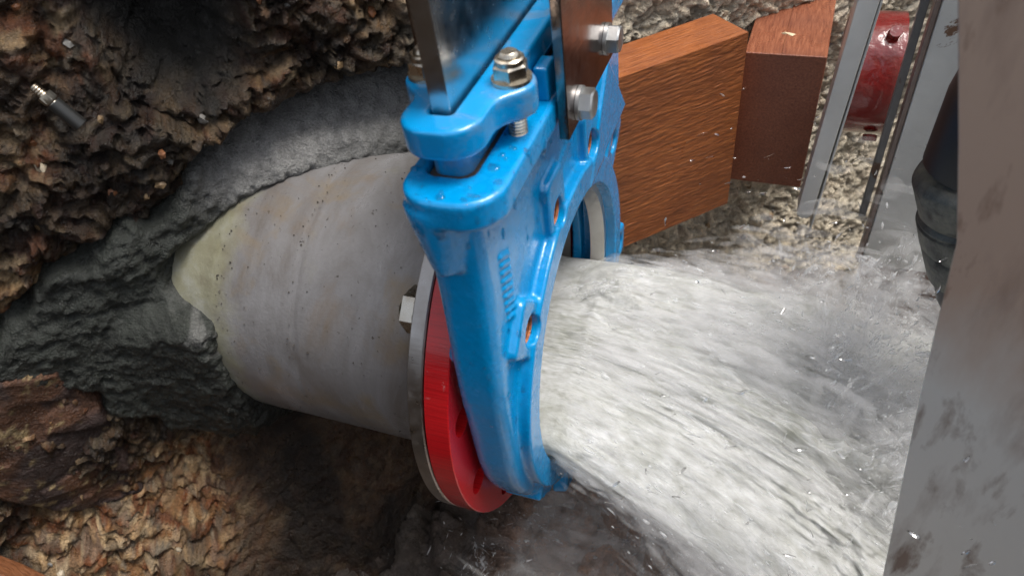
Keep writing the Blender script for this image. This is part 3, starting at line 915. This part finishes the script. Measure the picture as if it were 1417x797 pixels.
# remove the voxel stair-steps with a light relaxation
V = relax(V, F, 2)
body = mesh_np('valve_body', V, F, M_BLUE, valve)
lathe('seat_ring', [(0, 118), (0, 125.5), (15, 125.5), (15, 118)], (-25, 0, 0), (1, 0, 0), M_SEAT, valve, n=160)
for ly, lz in LUGS:
    lathe('bolt_hole_thread', [(0, 11.3), (0, 9.6)] + [(q * 1.5 + .75 * h_, 9.6 + .9 * h_) for q in range(18) for h_ in (0, 1)] + [(27.5, 11.3)], (-33.5, ly, lz), (1, 0, 0), M_RUSTY, valve, n=28)

# packing chamber filler and follower neck
def slot(name, cx, hx, hy, r, z0, z1, material, parent, bev=1.5):
    pts = []
    for (sx_, sy_, a0) in ((1, 1, 0), (-1, 1, 90), (-1, -1, 180), (1, -1, 270)):
        for k in range(9):
            a_ = math.radians(a0 + 90 * k / 8)
            pts.append((cx + sx_ * (hx - r) + r * math.cos(a_), sy_ * (hy - r) + r * math.sin(a_)))
    n_ = len(pts)
    V = [(x, y, z0) for x, y in pts] + [(x, y, z1) for x, y in pts]
    F = [tuple(range(n_))[::-1], tuple(range(n_, 2 * n_))] + [(k, (k + 1) % n_, n_ + (k + 1) % n_, n_ + k) for k in range(n_)]
    return pydata(name, V, F, material, parent, bevel=bev, angle=50)
slot('packing', -26, 14.4, 138.4, 7, 228, 251.5, M_PACK, valve)
slot('follower', -27, 11.5, 134, 8, 249, 268, M_GLAND, valve, 1)

# gland plate: rounded end, waisted, with a bolt ear on each side
GX = -27.0
def gland_sdf(X, Y, Z):
    ay = np.abs(Y)
    d2 = rect2(X - GX, Y, 23, 147, 19)
    for yb in (91,):
        ear = np.minimum(rect2(X - GX, ay - yb, 25, 13, 2), np.hypot(np.abs(X - GX) - 25, ay - yb) - 13.4)
        d2 = smin(d2, ear, 16)
    d = extr(d2, Z - 278.0, 9.0, 2.2)
    d = np.maximum(d, -rect2(X + 28.5, Y, 7.0, 129.5, 2.0))
    return d
lo, hi = (-80, -152, 263), (26, 152, 291)
X_, Y_, Z_ = sdf_grid(lo, hi, 1.35)
V, F = nets(gland_sdf(X_, Y_, Z_).astype(np.float32), lo, 1.35)
V = relax(V, F, 2)
mesh_np('gland', V, F, M_GLAND, valve)
V, F = box(-3, 6, -57, -40, 254.5, 276)
pydata('guide_block', V, F, M_BLUE, valve, bevel=1.6)

# gate blade
V, F = box(-34, -23, -127, 127, 132, 385)
pydata('gate_blade', V, F, M_BLADE, valve, bevel=0.8)

# gland studs with nuts
for x_ in (-2.0, -52.0):
    for y_ in (-91.0, 91.0):
        s_ = lathe('stud', [(0, 5.7)] + [(2 + 1.0 * q, 5.7 if q % 2 else 5.2) for q in range(50)] + [(52.5, 5.2), (53.3, 4.2)], (x_, y_, 250), (0, 0, 1), M_BOLT, valve, n=28, closed=False)
        lathe('washer', [(0, 5.9), (0, 11.2), (2.0, 11.2), (2.0, 5.9)], (x_, y_, 287), (0, 0, 1), M_BOLT, s_, n=40)
        hexhead('nut', (x_, y_, 288.8), (0, 0, 1), 17.5, 8.5, M_BOLT, s_, phase=.25)
        lathe('locking_collar', [(0, 5.7), (0, 8.4), (2.6, 8.2), (3.4, 7.2), (3.4, 5.7)], (x_, y_, 297.1), (0, 0, 1), M_BOLT, s_, n=36)

# support plates that carry the drive frame
V, F = box(10.5, 17, -57, 57, 229, 345)
pl = pydata('support_plate', V, F, M_PLATE, valve, bevel=0.7)
V, F = box(-76.5, -70, -57, 57, 245, 345)
pydata('support_plate', V, F, M_PLATE, valve, bevel=0.7)
for y_, z_ in ((-34, 242), (37, 250)):
    bt = hexhead('bolt_head', (19.5, y_, z_), (1, 0, 0), 17, 8, M_ZINC, valve, phase=.3 + y_ * .01)
    lathe('washer', [(0, 1), (0, 10.8), (2.4, 10.8), (2.4, 1)], (17.2, y_, z_), (1, 0, 0), M_ZINC, bt, n=40)
hexhead('nut', (9.8, 37, 250), (-1, 0, 0), 17, 8, M_ZINC, valve, phase=.2)
V, F = box(-8, 8, 58, 84, 250, 340)
pydata('frame_post', V, F, M_BLUE, valve, bevel=2)

# beads of water on the paint
bv, bf, bn = [], [], 0
hemi = []
for j in range(4):
    e_ = math.radians([0, 32, 62, 87][j])
    for k in range(8):
        hemi.append((math.cos(e_) * math.cos(k * math.pi / 4), math.cos(e_) * math.sin(k * math.pi / 4), math.sin(e_)))
hemi = np.array(hemi)
hf = []
for j in range(3):
    for k in range(8):
        l = (k + 1) % 8; hf.append((j * 8 + k, j * 8 + l, j * 8 + 8 + l, j * 8 + 8 + k))
tri = body.data
co_ = np.empty(len(tri.vertices) * 3, np.float32); tri.vertices.foreach_get('co', co_); co_ = co_.reshape(-1, 3) / S
no_ = np.empty(len(tri.vertices) * 3, np.float32); tri.vertices.foreach_get('normal', no_); no_ = no_.reshape(-1, 3)
vis = ((CAM - co_) * no_).sum(1) > 0
wz = np.where(co_[:, 2] > 195, 4.0, 0.6) * vis * (co_[:, 1] < 60)
pick = rng.choice(len(co_), 800, p=wz / wz.sum())
for q in pick:
    nrm = no_[q] / (np.linalg.norm(no_[q]) + 1e-9); a_, u_, v_ = basis(nrm)
    r_ = min(0.4 + rng.exponential(.6), 3.2)
    el = 1.0 + (1.2 * rng.random() if abs(nrm[2]) < .5 and r_ > 1.2 else 0.2 * rng.random())
    o_ = len(bv)
    up = np.array([0, 0, 1.0]) - nrm * nrm[2]
    if np.linalg.norm(up) > .2:
        v_ = up / np.linalg.norm(up); u_ = np.cross(v_, nrm)
    for h_ in hemi: bv.append(co_[q] + u_ * h_[0] * r_ + v_ * h_[1] * r_ * el + nrm * (h_[2] * r_ * .4 - .05))
    for f_ in hf: bf.append(tuple(o_ + j for j in f_))
bv = np.array(bv); bf = np.array(bf)
bd = mesh_np('water_beads', bv, bf, M_DROP)
bd['kind'] = 'stuff'

# ================================================================== TIMBER, STEEL POST, HOSE, NEAR BEAM
def oriented(name, origin, ex, ey, ez, nx, ny, fn, material, thick):
    """a box with a finely gridded front face: origin + a*ex + b*ez, depth along ey"""
    pass

# plank parallel to the rock face
o0 = TV * 100 + NV * -152
A, B = np.meshgrid(np.linspace(0, 190, 240), np.linspace(0, 219, 280))
lift = 0.0155
grain = fbm(A / 13 + B / 90, (B - lift * A) / 1.9 + 3 * fbm(A / 50, B / 30, 2, 92), 3, 91)
fibre = fbm(A / 7, (B - lift * A) / 1.1, 2, 93)
rel_ = 0.5 * (grain - .5) * 2 + 0.6 * (fibre - .5)
inside = np.minimum(np.minimum(A, 190 - A), np.minimum(B, 219 - B))
rel_ = np.where(inside < .9, 0, rel_)
knot = np.exp(-(((A - 31) / 2.6) ** 2 + ((B - 158) / 4) ** 2)); rel_ = rel_ - 4 * knot
front = np.stack([A, rel_, B], -1)                                   # local: x along, y out, z up
nb = A.size
V = np.concatenate([front.reshape(-1, 3), [[0, -58, 0], [190, -58, 0], [190, -58, 219], [0, -58, 219]]])
F = grid_faces(*A.shape)
ny_, nx_ = A.shape
ii = np.arange(nb).reshape(A.shape)
c0, c1, c2, c3 = nb, nb + 1, nb + 2, nb + 3
sides = [(ii[0, 0], c0, c1, ii[0, -1]), (ii[0, -1], c1, c2, ii[-1, -1]), (ii[-1, -1], c2, c3, ii[-1, 0]), (ii[-1, 0], c3, c0, ii[0, 0]), (c0, c3, c2, c1)]
F = np.concatenate([F, np.array(sides)])
pk = mesh_np('wooden_plank', V, F, M_PLANK, smooth=True)
pk.data.set_sharp_from_angle(angle=math.radians(60))
M_ = Matrix.Identity(4)
for r_ in range(3):
    M_[r_][0] = TV[r_]; M_[r_][1] = NV[r_]; M_[r_][2] = [0, 0, 1][r_]
p0 = TV * 97.5 + NV * -152 + np.array([0, 0, -88.0])
for r_ in range(3): M_[r_][3] = p0[r_] * S
pk.matrix_world = M_
props(pk, 'wet orange brown rough-sawn wooden plank standing on edge behind the blue valve', 'plank')

V, F = box(0, 84, 0, 330, -76, 93)
bk = pydata('wooden_block', V, F, M_BLOCK, bevel=1.4)
bk.location = Vector((92.5, 344, 0)) * S; bk.rotation_euler = (0, 0, math.radians(-2))
props(bk, 'dark brown planed timber block butted against the right end of the orange plank', 'timber block')
V, F = box(38, 40.5, 2, 320, 92.6, 93.9)
gl = pydata('grain_ridge', V, F, M_BLOCK, bk, bevel=.6)
gl.matrix_parent_inverse = Matrix.Identity(4)
V = [(32, 50, 93), (45, 44, 93.2), (48, 50, 93), (36, 54, 93), (36, 49, 94.6), (42, 49.5, 94.4)]
F = [(0, 1, 4), (1, 2, 5), (2, 3, 5), (3, 0, 4), (1, 5, 4), (3, 4, 5)]
gl = pydata('splinter', V, F, mat('pale_wood', (.6, .5, .33), .6)[0], bk)
gl.matrix_parent_inverse = Matrix.Identity(4)

# painted flat bar with a rounded foot
bar = empty('steel_bar', (176, 300, -90))
pts = [(8 + 8.5 * math.cos(a_), 8.5 + 8.5 * math.sin(a_)) for a_ in np.linspace(math.pi, 2 * math.pi, 12)]
pts = [(-.5, 330)] + pts + [(18.5, 330)]
n_ = len(pts)
V = [(x + .055 * z, 0, z) for x, z in pts] + [(x + .055 * z, 30, z) for x, z in pts]
F = [tuple(range(n_)), tuple(range(n_, 2 * n_))[::-1]] + [(k, n_ + k, n_ + (k + 1) % n_, (k + 1) % n_) for k in range(n_)]
pydata('bar', V, F, M_BAR, bar, bevel=1.0).matrix_parent_inverse = Matrix.Identity(4)
V, F = box(18.8, 21, 1, 26, -20, 329)
V = [(x + .055 * z, y, z) for x, y, z in V]
pydata('edge_strip', V, F, M_WHITE, bar, bevel=.8).matrix_parent_inverse = Matrix.Identity(4)
props(bar, 'upright flat grey painted bar with a rounded foot beside the dark timber block', 'bar')

# red pipe stub
stub = props(empty('red_pipe_stub', (222, 398, 45)), 'short dark red painted pipe between the flat grey bar and the grey post', 'pipe')
lathe('stub_wall', [(0, 66), (52, 66), (52, 58), (0, 58)], (199, 402, 46), (1, 0, 0), M_DRED, stub, n=120)
lathe('weld_ring', [(0, 60), (0, 69), (2, 70), (4.5, 67), (4.5, 60)], (196, 402, 46), (1, 0, 0), M_WHITE, stub, n=120)
for yy, zz in ((372, 106), (352, -2)):
    hexhead('bolt_head', (238, yy, zz), (0, -.6, .8 if zz > 0 else -.8), 13, 7, M_DRED, stub)

# grey steel post: broad front face, set-back flange on its left
post = props(empty('steel_post', (290, 262, -200)), 'broad grey painted steel post with a darker flange down its left edge', 'post')
V, F = box(252, 372, 257, 269, -112, 235)
pydata('front_plate', V, F, M_GREY, post, bevel=1.2)
V, F = box(236, 243, 261, 268, -48, 236)
pydata('flange_strip', V, F, M_LIPD, post, bevel=1.0)
V, F = box(254, 368, 262, 275, -330, -112.5)
pydata('rusted_base', V, F, painted('wet_rust', (.11, .05, .03), (.035, .02, .015), 0.5, 0.35), post, bevel=1.0)
V, F = box(247, 251.5, 259, 272, -112, 234)
pydata('edge_plate', V, F, M_BEAM2, post, bevel=.8)

# black hose with a metal coupling
hose = props(empty('black_hose', (290, 80, -40)), 'thick black hose with a corroded metal coupling hanging behind the nearest beam', 'hose')
def tube(name, path, radii, material, parent, n=48):
    path = np.array(path, float)
    V, F = [], []
    for k in range(len(path)):
        t_ = path[min(k + 1, len(path) - 1)] - path[max(k - 1, 0)]
        a_, u_, v_ = basis(t_ if abs(t_[2]) < .95 * np.linalg.norm(t_) else t_ + np.array([1e-3, 0, 0]))
        u_ = np.array([0, 1.0, 0]) - a_ * a_[1]; u_ /= np.linalg.norm(u_); v_ = np.cross(a_, u_)
        for j in range(n):
            q = 2 * math.pi * j / n
            V.append(path[k] + (u_ * math.cos(q) + v_ * math.sin(q)) * radii[k])
    for k in range(len(path) - 1):
        for j in range(n):
            l = (j + 1) % n
            F.append((k * n + j, k * n + l, (k + 1) * n + l, (k + 1) * n + j))
    F.append(tuple(range(n))[::-1]); F.append(tuple(range((len(path) - 1) * n, len(path) * n)))
    ob = pydata(name, V, F, material, parent)
    ob.data.polygons.foreach_set('use_smooth', [True] * len(ob.data.polygons)); ob.data.set_sharp_from_angle(angle=math.radians(40))
    return ob
ax0 = np.array([284, 92, 140.0]); adir = np.array([34, -4, -90.0]); adir /= np.linalg.norm(adir)
tube('hose_wall', [(318, 108, 310), (306, 103, 275), (295, 98, 240), (286, 94, 190), tuple(ax0 + adir * 2)], [40, 41, 42, 43, 43], M_RUBBER, hose)
cp = tube('coupling', [tuple(ax0 + adir * q) for q in (-4, 0, 3, 30, 33, 36, 60, 63, 66, 92, 96)], [42, 47, 49, 48, 46, 49, 49.5, 48, 50, 49, 44], M_COUP, hose, 64)
tube('clamp_band', [tuple(ax0 + adir * q) for q in (38, 39, 58, 59)], [49, 50.6, 50.6, 49], M_COUP, cp, 64)
tube('hose_end', [tuple(ax0 + adir * q) for q in (94, 100, 118, 134, 150, 230)], [43, 45, 45, 42, 36, 36], M_RUBBER, hose)

# nearest beam, out of focus
def at_depth(px, py, dep):
    q = np.array([(px - 708.5) / 965.79, (py - 398.5) / 965.79, 1.0])
    return CAM + (q @ R) * dep
beam = props(empty('steel_beam', tuple(at_depth(1400, 820, 360))), 'nearest chipped white steel beam, brown stained at the top, filling the right edge', 'beam')
FWD = R[2]
BP0 = at_depth(1290, 464, 372); BN = np.array([-0.45, -0.893, 0.0])         # the beam stands upright: its face is a vertical plane
def on_face(px, py):
    q = np.array([(px - 708.5) / 965.79, (py - 398.5) / 965.79, 1.0]) @ R
    return CAM + q * (((BP0 - CAM) @ BN) / (q @ BN))
a = [on_face(x, y) for x, y in [(1219, 800), (1178, 960), (1640, 960), (1640, -60), (1322, -60), (1323, 200), (1321, 335), (1290, 464), (1262, 589)]]
V = a + [p_ - BN * 10 + np.array([16.0, 0, 0]) for p_ in a]
n_ = len(a)
F = [tuple(range(n_)), tuple(range(n_, 2 * n_))[::-1]] + [(k, n_ + k, n_ + (k + 1) % n_, (k + 1) % n_) for k in range(n_)]
pydata('plate', V, F, M_BEAM, beam, bevel=1.5)

# anchor bolt in the rock on the left
anc = empty('anchor_bolt', (-407, -58, 240))
props(anc, 'small threaded anchor bolt with a bright tip sticking out of the dark rock', 'bolt')
pA, pB = at_depth(45, 119, 470), at_depth(110, 172, 490)
dA = pB - pA; LA = np.linalg.norm(dA)
lathe('rod', [(0, 2.6), (1, 3.3)] + [(1.5 + .9 * q, 3.5 if q % 2 else 3.0) for q in range(16)] + [(17, 3.8), (LA, 4.0)], pA, dA, M_BOLT, anc, n=24, closed=False)
hexhead('nut', pA + dA / LA * 8, dA, 9.5, 6, M_BOLT, anc)
lathe('sleeve', [(15, 4.1), (15, 5.2), (LA + 1, 5.4), (LA + 1, 4.1)], pA, dA, mat('dark_sleeve', (.05, .05, .048), .35, .6)[0], anc, n=28)

# corner of a board at the bottom left
brd = empty('wooden_board', tuple(at_depth(0, 830, 430)))
a = [at_depth(x, y, 430) for x, y in ((-60, 772), (2, 796), (40, 815), (60, 870), (-60, 870))]
V = a + [p_ + FWD * 20 for p_ in a]; n_ = 5
F = [tuple(range(n_)), tuple(range(n_, 2 * n_))[::-1]] + [(k, n_ + k, n_ + (k + 1) % n_, (k + 1) % n_) for k in range(n_)]
pydata('board', V, F, wood('brown_board', (.10, .035, .012), (.2, .075, .03), (.28, .12, .05), 0), brd, bevel=2)
props(brd, 'corner of a brown board at the very bottom left of the rock', 'board')

# ================================================================== WATER
def ztop(x): return -22 - .05 * np.maximum(x, 0) - .00105 * np.maximum(x, 0) ** 2
def zbot(x): return -121 - .30 * np.maximum(x, 0) - .0008 * np.maximum(x, 0) ** 2
def wide(x): return 1 + .0011 * np.maximum(x, 0) + .0000012 * np.maximum(x, 0) ** 2
def jet_point(x, y0, z0):
    """position at x of the stream line that leaves the pipe at (y0, z0)"""
    w = (z0 + 121) / 99.0
    xx = np.maximum(x, 0)
    y = y0 * wide(x)
    return y, zbot(x) + (ztop(x) - zbot(x)) * w - .20 * np.minimum(xx / 150, 2.0) * (100 - y)
def section(ang):
    """pipe filled to z = -22: distance from (0,-66) to the edge"""
    cy, sz = np.sin(ang), np.cos(ang)
    bq = -66 * sz
    rc = -bq + np.sqrt(bq * bq - (66 * 66 - 121.5 ** 2))
    rt = np.where(sz > .02, 44 / np.maximum(sz, .02), 1e9)
    return (rc ** -6 + np.minimum(rt, 1e4) ** -6.0) ** (-1 / 6)
xs = np.concatenate([np.arange(-70, 330, 1.6), np.arange(330, 520, 4)])
an = np.linspace(0, 2 * np.pi, 560, endpoint=False)
AX, AN = np.meshgrid(xs, an)
rs_ = section(AN)
arc = AN * 110
gro = sstep(-20, 260, AX)
flowv = (fbm(AX / 90, arc / 9, 4, 101) - .5)
flow2 = (fbm(AX / 34, arc / 3.2, 3, 103) - .5)
flow3 = (fbm(AX / 150, arc / 40, 3, 105) - .5)
chop = fbm(AX / 16, arc / 14, 3, 107) - .5
top_ = np.maximum(np.cos(AN), 0)
ragged = sstep(150, 340, AX)
dr = flowv * (4 + 10 * gro) + flow2 * (1.6 + 3 * gro) + flow3 * (4 + 22 * gro) + chop * (5 * top_ + 5 * gro + 14 * ragged)
cleft = sstep(.52, .72, fbm(AX / 60, arc / 34, 3, 109)) * sstep(200, 300, AX) * 26
rr_ = np.maximum(rs_ + dr - cleft, 15)
y0, z0 = rr_ * np.sin(AN), -66 + rr_ * np.cos(AN)
yy, zz = jet_point(AX, y0, z0)
inpipe = AX < 2
lim = 121.5
rr2 = np.hypot(yy, zz)
k_ = np.where(inpipe & (rr2 > lim), lim / rr2, 1)
yy, zz = yy * k_, zz * k_
hump = 26 * np.exp(-(((AX - 12) / 26) ** 2 + ((yy - 78) / 34) ** 2)) * top_ * (fbm(AX / 8, yy / 6, 3, 111))
zz = zz + hump
V = np.stack([AX, yy, zz], -1).reshape(-1, 3)
i = np.arange(len(V)).reshape(AX.shape)
F = np.stack([i[:, :-1].ravel(), i[:, 1:].ravel(), np.roll(i, -1, 0)[:, 1:].ravel(), np.roll(i, -1, 0)[:, :-1].ravel()], 1)
fl_ = np.stack([AX * .01, np.abs(AN - np.pi) * .11 * (1), np.zeros_like(AX)], -1).reshape(-1, 3)
jet = mesh_np('water_jet', V, F, M_FOAM, flow=fl_)
props(jet, kind='structure')

# thin strands, torn sheets and drops: spindles along the local direction of flow
def spindles(name, P, D, L, Rr, material, squash=None):
    n = len(P)
    D = D / np.linalg.norm(D, axis=1, keepdims=True)
    ref = np.where(np.abs(D[:, 2:3]) < .9, np.array([[0, 0, 1.0]]), np.array([[1.0, 0, 0]]))
    U = np.cross(D, ref); U /= np.linalg.norm(U, axis=1, keepdims=True); W = np.cross(D, U)
    ph = rng.random(n) * 6.28
    bend = (rng.normal(0, 1, (n, 3)) * 0.06) * L[:, None]
    V = np.empty((n, 14, 3))
    ts = (0.0, .22, .5, .78, 1.0); rs = (0, .75, 1, .7, 0)
    V[:, 0] = P - D * L[:, None] * .5
    V[:, 13] = P + D * L[:, None] * .5
    q = 1
    for t_, r_ in zip(ts[1:4], rs[1:4]):
        for k in range(4):
            a_ = ph + k * math.pi / 2
            sq = 1.0 if k % 2 == 0 else .55
            V[:, q] = P + D * (L * (t_ - .5))[:, None] + bend * (4 * t_ * (1 - t_)) + (U * np.cos(a_)[:, None] + W * np.sin(a_)[:, None]) * (Rr * r_ * sq)[:, None]
            q += 1
    V[:, [0, 13]] += 0
    quads = []
    for k in range(4):
        l = (k + 1) % 4
        quads.append((1 + k, 1 + l, 5 + l, 5 + k)); quads.append((5 + k, 5 + l, 9 + l, 9 + k))
    tris = [(0, 1 + (k + 1) % 4, 1 + k) for k in range(4)] + [(13, 9 + k, 9 + (k + 1) % 4) for k in range(4)]
    tr_ = np.array(tris + [(a, b_, c_) for a, b_, c_, d_ in quads] + [(a, c_, d_) for a, b_, c_, d_ in quads])
    F = (np.arange(n)[:, None, None] * 14 + tr_[None]).reshape(-1, 3)
    al = np.zeros((n, 14, 3)); mxa = 0.35 + 0.65 * rng.random(n)
    al[:, 1:5, 0] = .6; al[:, 5:9, 0] = 1; al[:, 9:13, 0] = .6; al[..., 0] *= mxa[:, None]
    o = mesh_np(name, V.reshape(-1, 3), F, material, flow=al.reshape(-1, 3))
    o['kind'] = 'stuff'
    return o

def stream(n, xlo, xhi, spread, seed_z=None, xpow=1.0):
    x = xlo + (xhi - xlo) * rng.random(n) ** xpow
    th_ = rng.random(n) * 2 * np.pi
    r0 = section(th_) * (1 + rng.normal(0, 1, n) * spread * (.25 + x / 220)) 
    y0, z0 = r0 * np.sin(th_), -66 + r0 * np.cos(th_)
    y, z = jet_point(x, y0, z0); y1, z1 = jet_point(x + 4, y0, z0)
    y2, z2 = jet_point(x + 40, y0, z0)
    P = np.stack([x, y, z], 1); D = np.stack([np.full(n, 40.0), y2 - y, z2 - z], 1)
    D += rng.normal(0, 1, (n, 3)) * (2.0 + x[:, None] * .02)
    return P, D
P, D = stream(2600, 0, 420, .03)
spindles('water_strands', P, D, rng.uniform(6, 40, len(P)) * rng.random(len(P)), rng.uniform(.2, .8, len(P)), M_STRAND)
P, D = stream(3200, 25, 400, .085)
r_ = .3 + rng.exponential(.35, len(P))
spindles('stream_drops', P, D, r_ * rng.uniform(3, 8, len(P)), r_, M_STRAND)
P, D = stream(5000, 15, 420, .06)
spindles('water_sheets', P, D, rng.uniform(22, 90, len(P)), rng.uniform(1.5, 8, len(P)), M_MIST)
# torn fringe along the near lower edge and the far upper edge of the stream
for n_, a0, a1, dz in ((5200, 150, 300, -3), (3000, 20, 105, 2)):
    x = 8 + 330 * rng.random(n_) ** .8
    th_ = np.radians(rng.uniform(a0, a1, n_)); r0 = section(th_) + rng.exponential(1.0, n_) * (2 + .10 * x)
    y0, z0 = r0 * np.sin(th_), -66 + r0 * np.cos(th_)
    y, z = jet_point(x, y0, z0); y2, z2 = jet_point(x + 40, y0, z0)
    P = np.stack([x, y, z], 1); D = np.stack([np.full(n_, 40.0), y2 - y + rng.normal(-1, 4, n_), z2 - z + rng.normal(dz, 5, n_)], 1)
    h_ = n_ // 2
    r_ = .25 + rng.exponential(.35, h_)
    spindles('edge_drops', P[:h_], D[:h_], r_ * rng.uniform(3, 9, h_), r_, M_STRAND)
    far_ = np.minimum(x[h_:] / 120, 1)
    spindles('edge_sheets', P[h_:], D[h_:], rng.uniform(20, 80, n_ - h_) * (.3 + .7 * far_), rng.uniform(2, 9, n_ - h_) * (.3 + .7 * far_), M_MIST)
# spray thrown back where the stream strikes behind the near beam
def burst(n, centre, rad, lo, hi, dirs, spread):
    cdir = np.array(dirs, float); cdir /= np.linalg.norm(cdir)
    D = cdir + rng.normal(0, 1, (n, 3)) * spread
    D /= np.linalg.norm(D, axis=1, keepdims=True)
    t_ = rng.random(n) ** .8
    P = np.array(centre, float) + rng.normal(0, 1, (n, 3)) * rad + D * (lo + (hi - lo) * t_)[:, None]
    D2 = D + np.array([0, 0, -.4]) * t_[:, None]
    return P, D2
def trails(n, centre, rad, reach, dirs, spread, per=9):
    """broken water thrown out in arcs: each arc a string of ever smaller drops"""
    cdir = np.array(dirs, float); cdir /= np.linalg.norm(cdir)
    D = cdir + rng.normal(0, 1, (n, 3)) * spread; D /= np.linalg.norm(D, axis=1, keepdims=True)
    P0 = np.array(centre, float) + rng.normal(0, 1, (n, 3)) * rad
    R0 = reach * rng.random(n) ** .7 + 12
    Ps, Ds, Ls, Rs = [], [], [], []
    for k in range(per):
        t_ = (k + rng.random(n)) / per
        g = np.zeros((n, 3)); g[:, 2] = -.42
        Ps.append(P0 + D * (R0 * t_)[:, None] + g * (R0 * t_ ** 2)[:, None] + rng.normal(0, 1.3, (n, 3)))
        Ds.append(D + 2 * g * t_[:, None] + rng.normal(0, .12, (n, 3)))
        r_ = (.25 + rng.exponential(.5, n)) * (1.25 - .75 * t_)
        Rs.append(r_); Ls.append(r_ * rng.uniform(2.2, 9, n))
    return np.concatenate(Ps), np.concatenate(Ds), np.concatenate(Ls), np.concatenate(Rs)
ARCS = [((-14, 60, -24), 10, 50, (.75, .55, .22), .15, 60), ((255, 66, -112), 34, 130, (.7, .45, .6), .34, 170), ((235, 100, -95), 34, 190, (.15, .45, .9), .34, 130), ((310, 0, -135), 22, 120, (.4, .25, .6), .4, 150),
        ((220, -75, -220), 20, 100, (.35, -.2, .45), .4, 130), ((175, 120, -100), 16, 90, (.8, .45, .25), .25, 90)]
parts_ = [trails(n_, c_, r_, reach, d_, s_) for c_, r_, reach, d_, s_, n_ in ARCS]
P, D, L_, Rr_ = [np.concatenate([q[k] for q in parts_]) for k in range(4)]
spindles('impact_drops', P, D, L_, Rr_, M_STRAND)
k_ = rng.random(len(P)) < .08
spindles('impact_sheets', P[k_], D[k_], rng.uniform(10, 30, k_.sum()), rng.uniform(.8, 3, k_.sum()), M_SHEET)
k_ = rng.random(len(P)) < .10
spindles('impact_mist', P[k_] + rng.normal(0, 5, (k_.sum(), 3)), D[k_], rng.uniform(24, 70, k_.sum()), rng.uniform(4, 13, k_.sum()), M_MIST)
# splash on the stones under the valve
n_ = 500
bx, by = rng.uniform(-150, 330, n_), rng.uniform(-170, 120, n_)
P = np.stack([bx, by, -300 + rng.exponential(38, n_)], 1); D = np.stack([rng.normal(.1, .7, n_), rng.normal(0, .6, n_), np.abs(rng.normal(.7, .5, n_))], 1)
spindles('floor_splash', P, D, rng.uniform(3, 16, n_), rng.uniform(.25, .8, n_), M_STRAND)
n_ = 1700
bx, by = 330 - 390 * rng.random(n_) ** 1.1, rng.uniform(-200, 110, n_)
P = np.stack([bx, by, -305 + rng.exponential(26, n_)], 1); D = np.stack([rng.normal(.6, .6, n_), rng.normal(0, .6, n_), rng.normal(.25, .4, n_)], 1)
spindles('floor_mist', P, D, rng.uniform(30, 80, n_), rng.uniform(4, 12, n_), M_FOG)
parts_ = [trails(26, (rng.uniform(-110, 240), rng.uniform(-170, 60), -312), 16, 60, (rng.normal(.2, .5), rng.normal(-.1, .5), .8), .35, 8) for _ in range(16)]
P, D, L_, Rr_ = [np.concatenate([q[k] for q in parts_]) for k in range(4)]
spindles('floor_drops', P, D, L_, Rr_ * .8, M_STRAND)
# water running off the lowest point of the valve
tv = [(-2, -62, -176 - 5.0 * k) for k in range(11)]
tube('water_drip', [(x + .9 * math.sin(k * 1.7), y + .8 * math.cos(k * 2.3), z) for k, (x, y, z) in enumerate(tv)], [1.6, 1.2, 1.9, 1.1, 2.2, 1.0, 1.5, .7, 1.8, .8, .4], M_DROP, None, 10)['kind'] = 'stuff'
# flying drops
n_ = 640
P = np.stack([rng.uniform(-60, 330, n_), rng.uniform(-200, 240, n_), rng.uniform(-300, 120, n_)], 1)
P = P[(P[:, 0] > 60) | (P[:, 2] < -150)]
D = np.stack([rng.normal(.6, .4, len(P)), rng.normal(.1, .4, len(P)), rng.normal(.2, .6, len(P))], 1)
spindles('flying_drops', P, D, rng.uniform(2, 12, len(P)), rng.uniform(.5, 1.1, len(P)), M_DROP)

# shallow churning water on the pit floor
wx, wy = np.meshgrid(np.arange(-240, 620, 4.0), np.arange(-420, 330, 4.0))
wz = -318 + 14 * (fbm(wx / 60, wy / 40, 4, 121) - .5) * 2 + 5 * (fbm(wx / 14, wy / 12, 3, 122) - .5)
M_POOL, nt, b = mat('churned_water', (.86, .80, .75), .15)
pn = noise(nt, coords(nt, (18, 40, 20)), 1.0, 6, .65, .6)
tr = nd(nt, 'ShaderNodeBsdfTransparent'); mx = nd(nt, 'ShaderNodeMixShader')
at = nd(nt, 'ShaderNodeAttribute', attribute_name='Flow'); sp = nd(nt, 'ShaderNodeSeparateXYZ'); nt.links.new(at.outputs['Vector'], sp.inputs[0])
ml = nd(nt, 'ShaderNodeMath', operation='MULTIPLY'); nt.links.new(ramp(nt, pn, [(.35, .08), (.64, .85)]), ml.inputs[0]); nt.links.new(sp.outputs[0], ml.inputs[1])
nt.links.new(ml.outputs[0], mx.inputs[0])
nt.links.new(tr.outputs[0], mx.inputs[1]); nt.links.new(b.outputs[0], mx.inputs[2]); nt.links.new(mx.outputs[0], nt.nodes['Material Output'].inputs[0])
pool = mesh_np('water_pool', np.stack([wx, wy, wz], -1).reshape(-1, 3), grid_faces(*wx.shape), M_POOL, flow=np.stack([sstep(-170, 60, wx + 60 * (fbm(wx / 50, wy / 50, 3, 123) - .5)), wx * 0, wx * 0], -1).reshape(-1, 3))
props(pool, kind='structure')
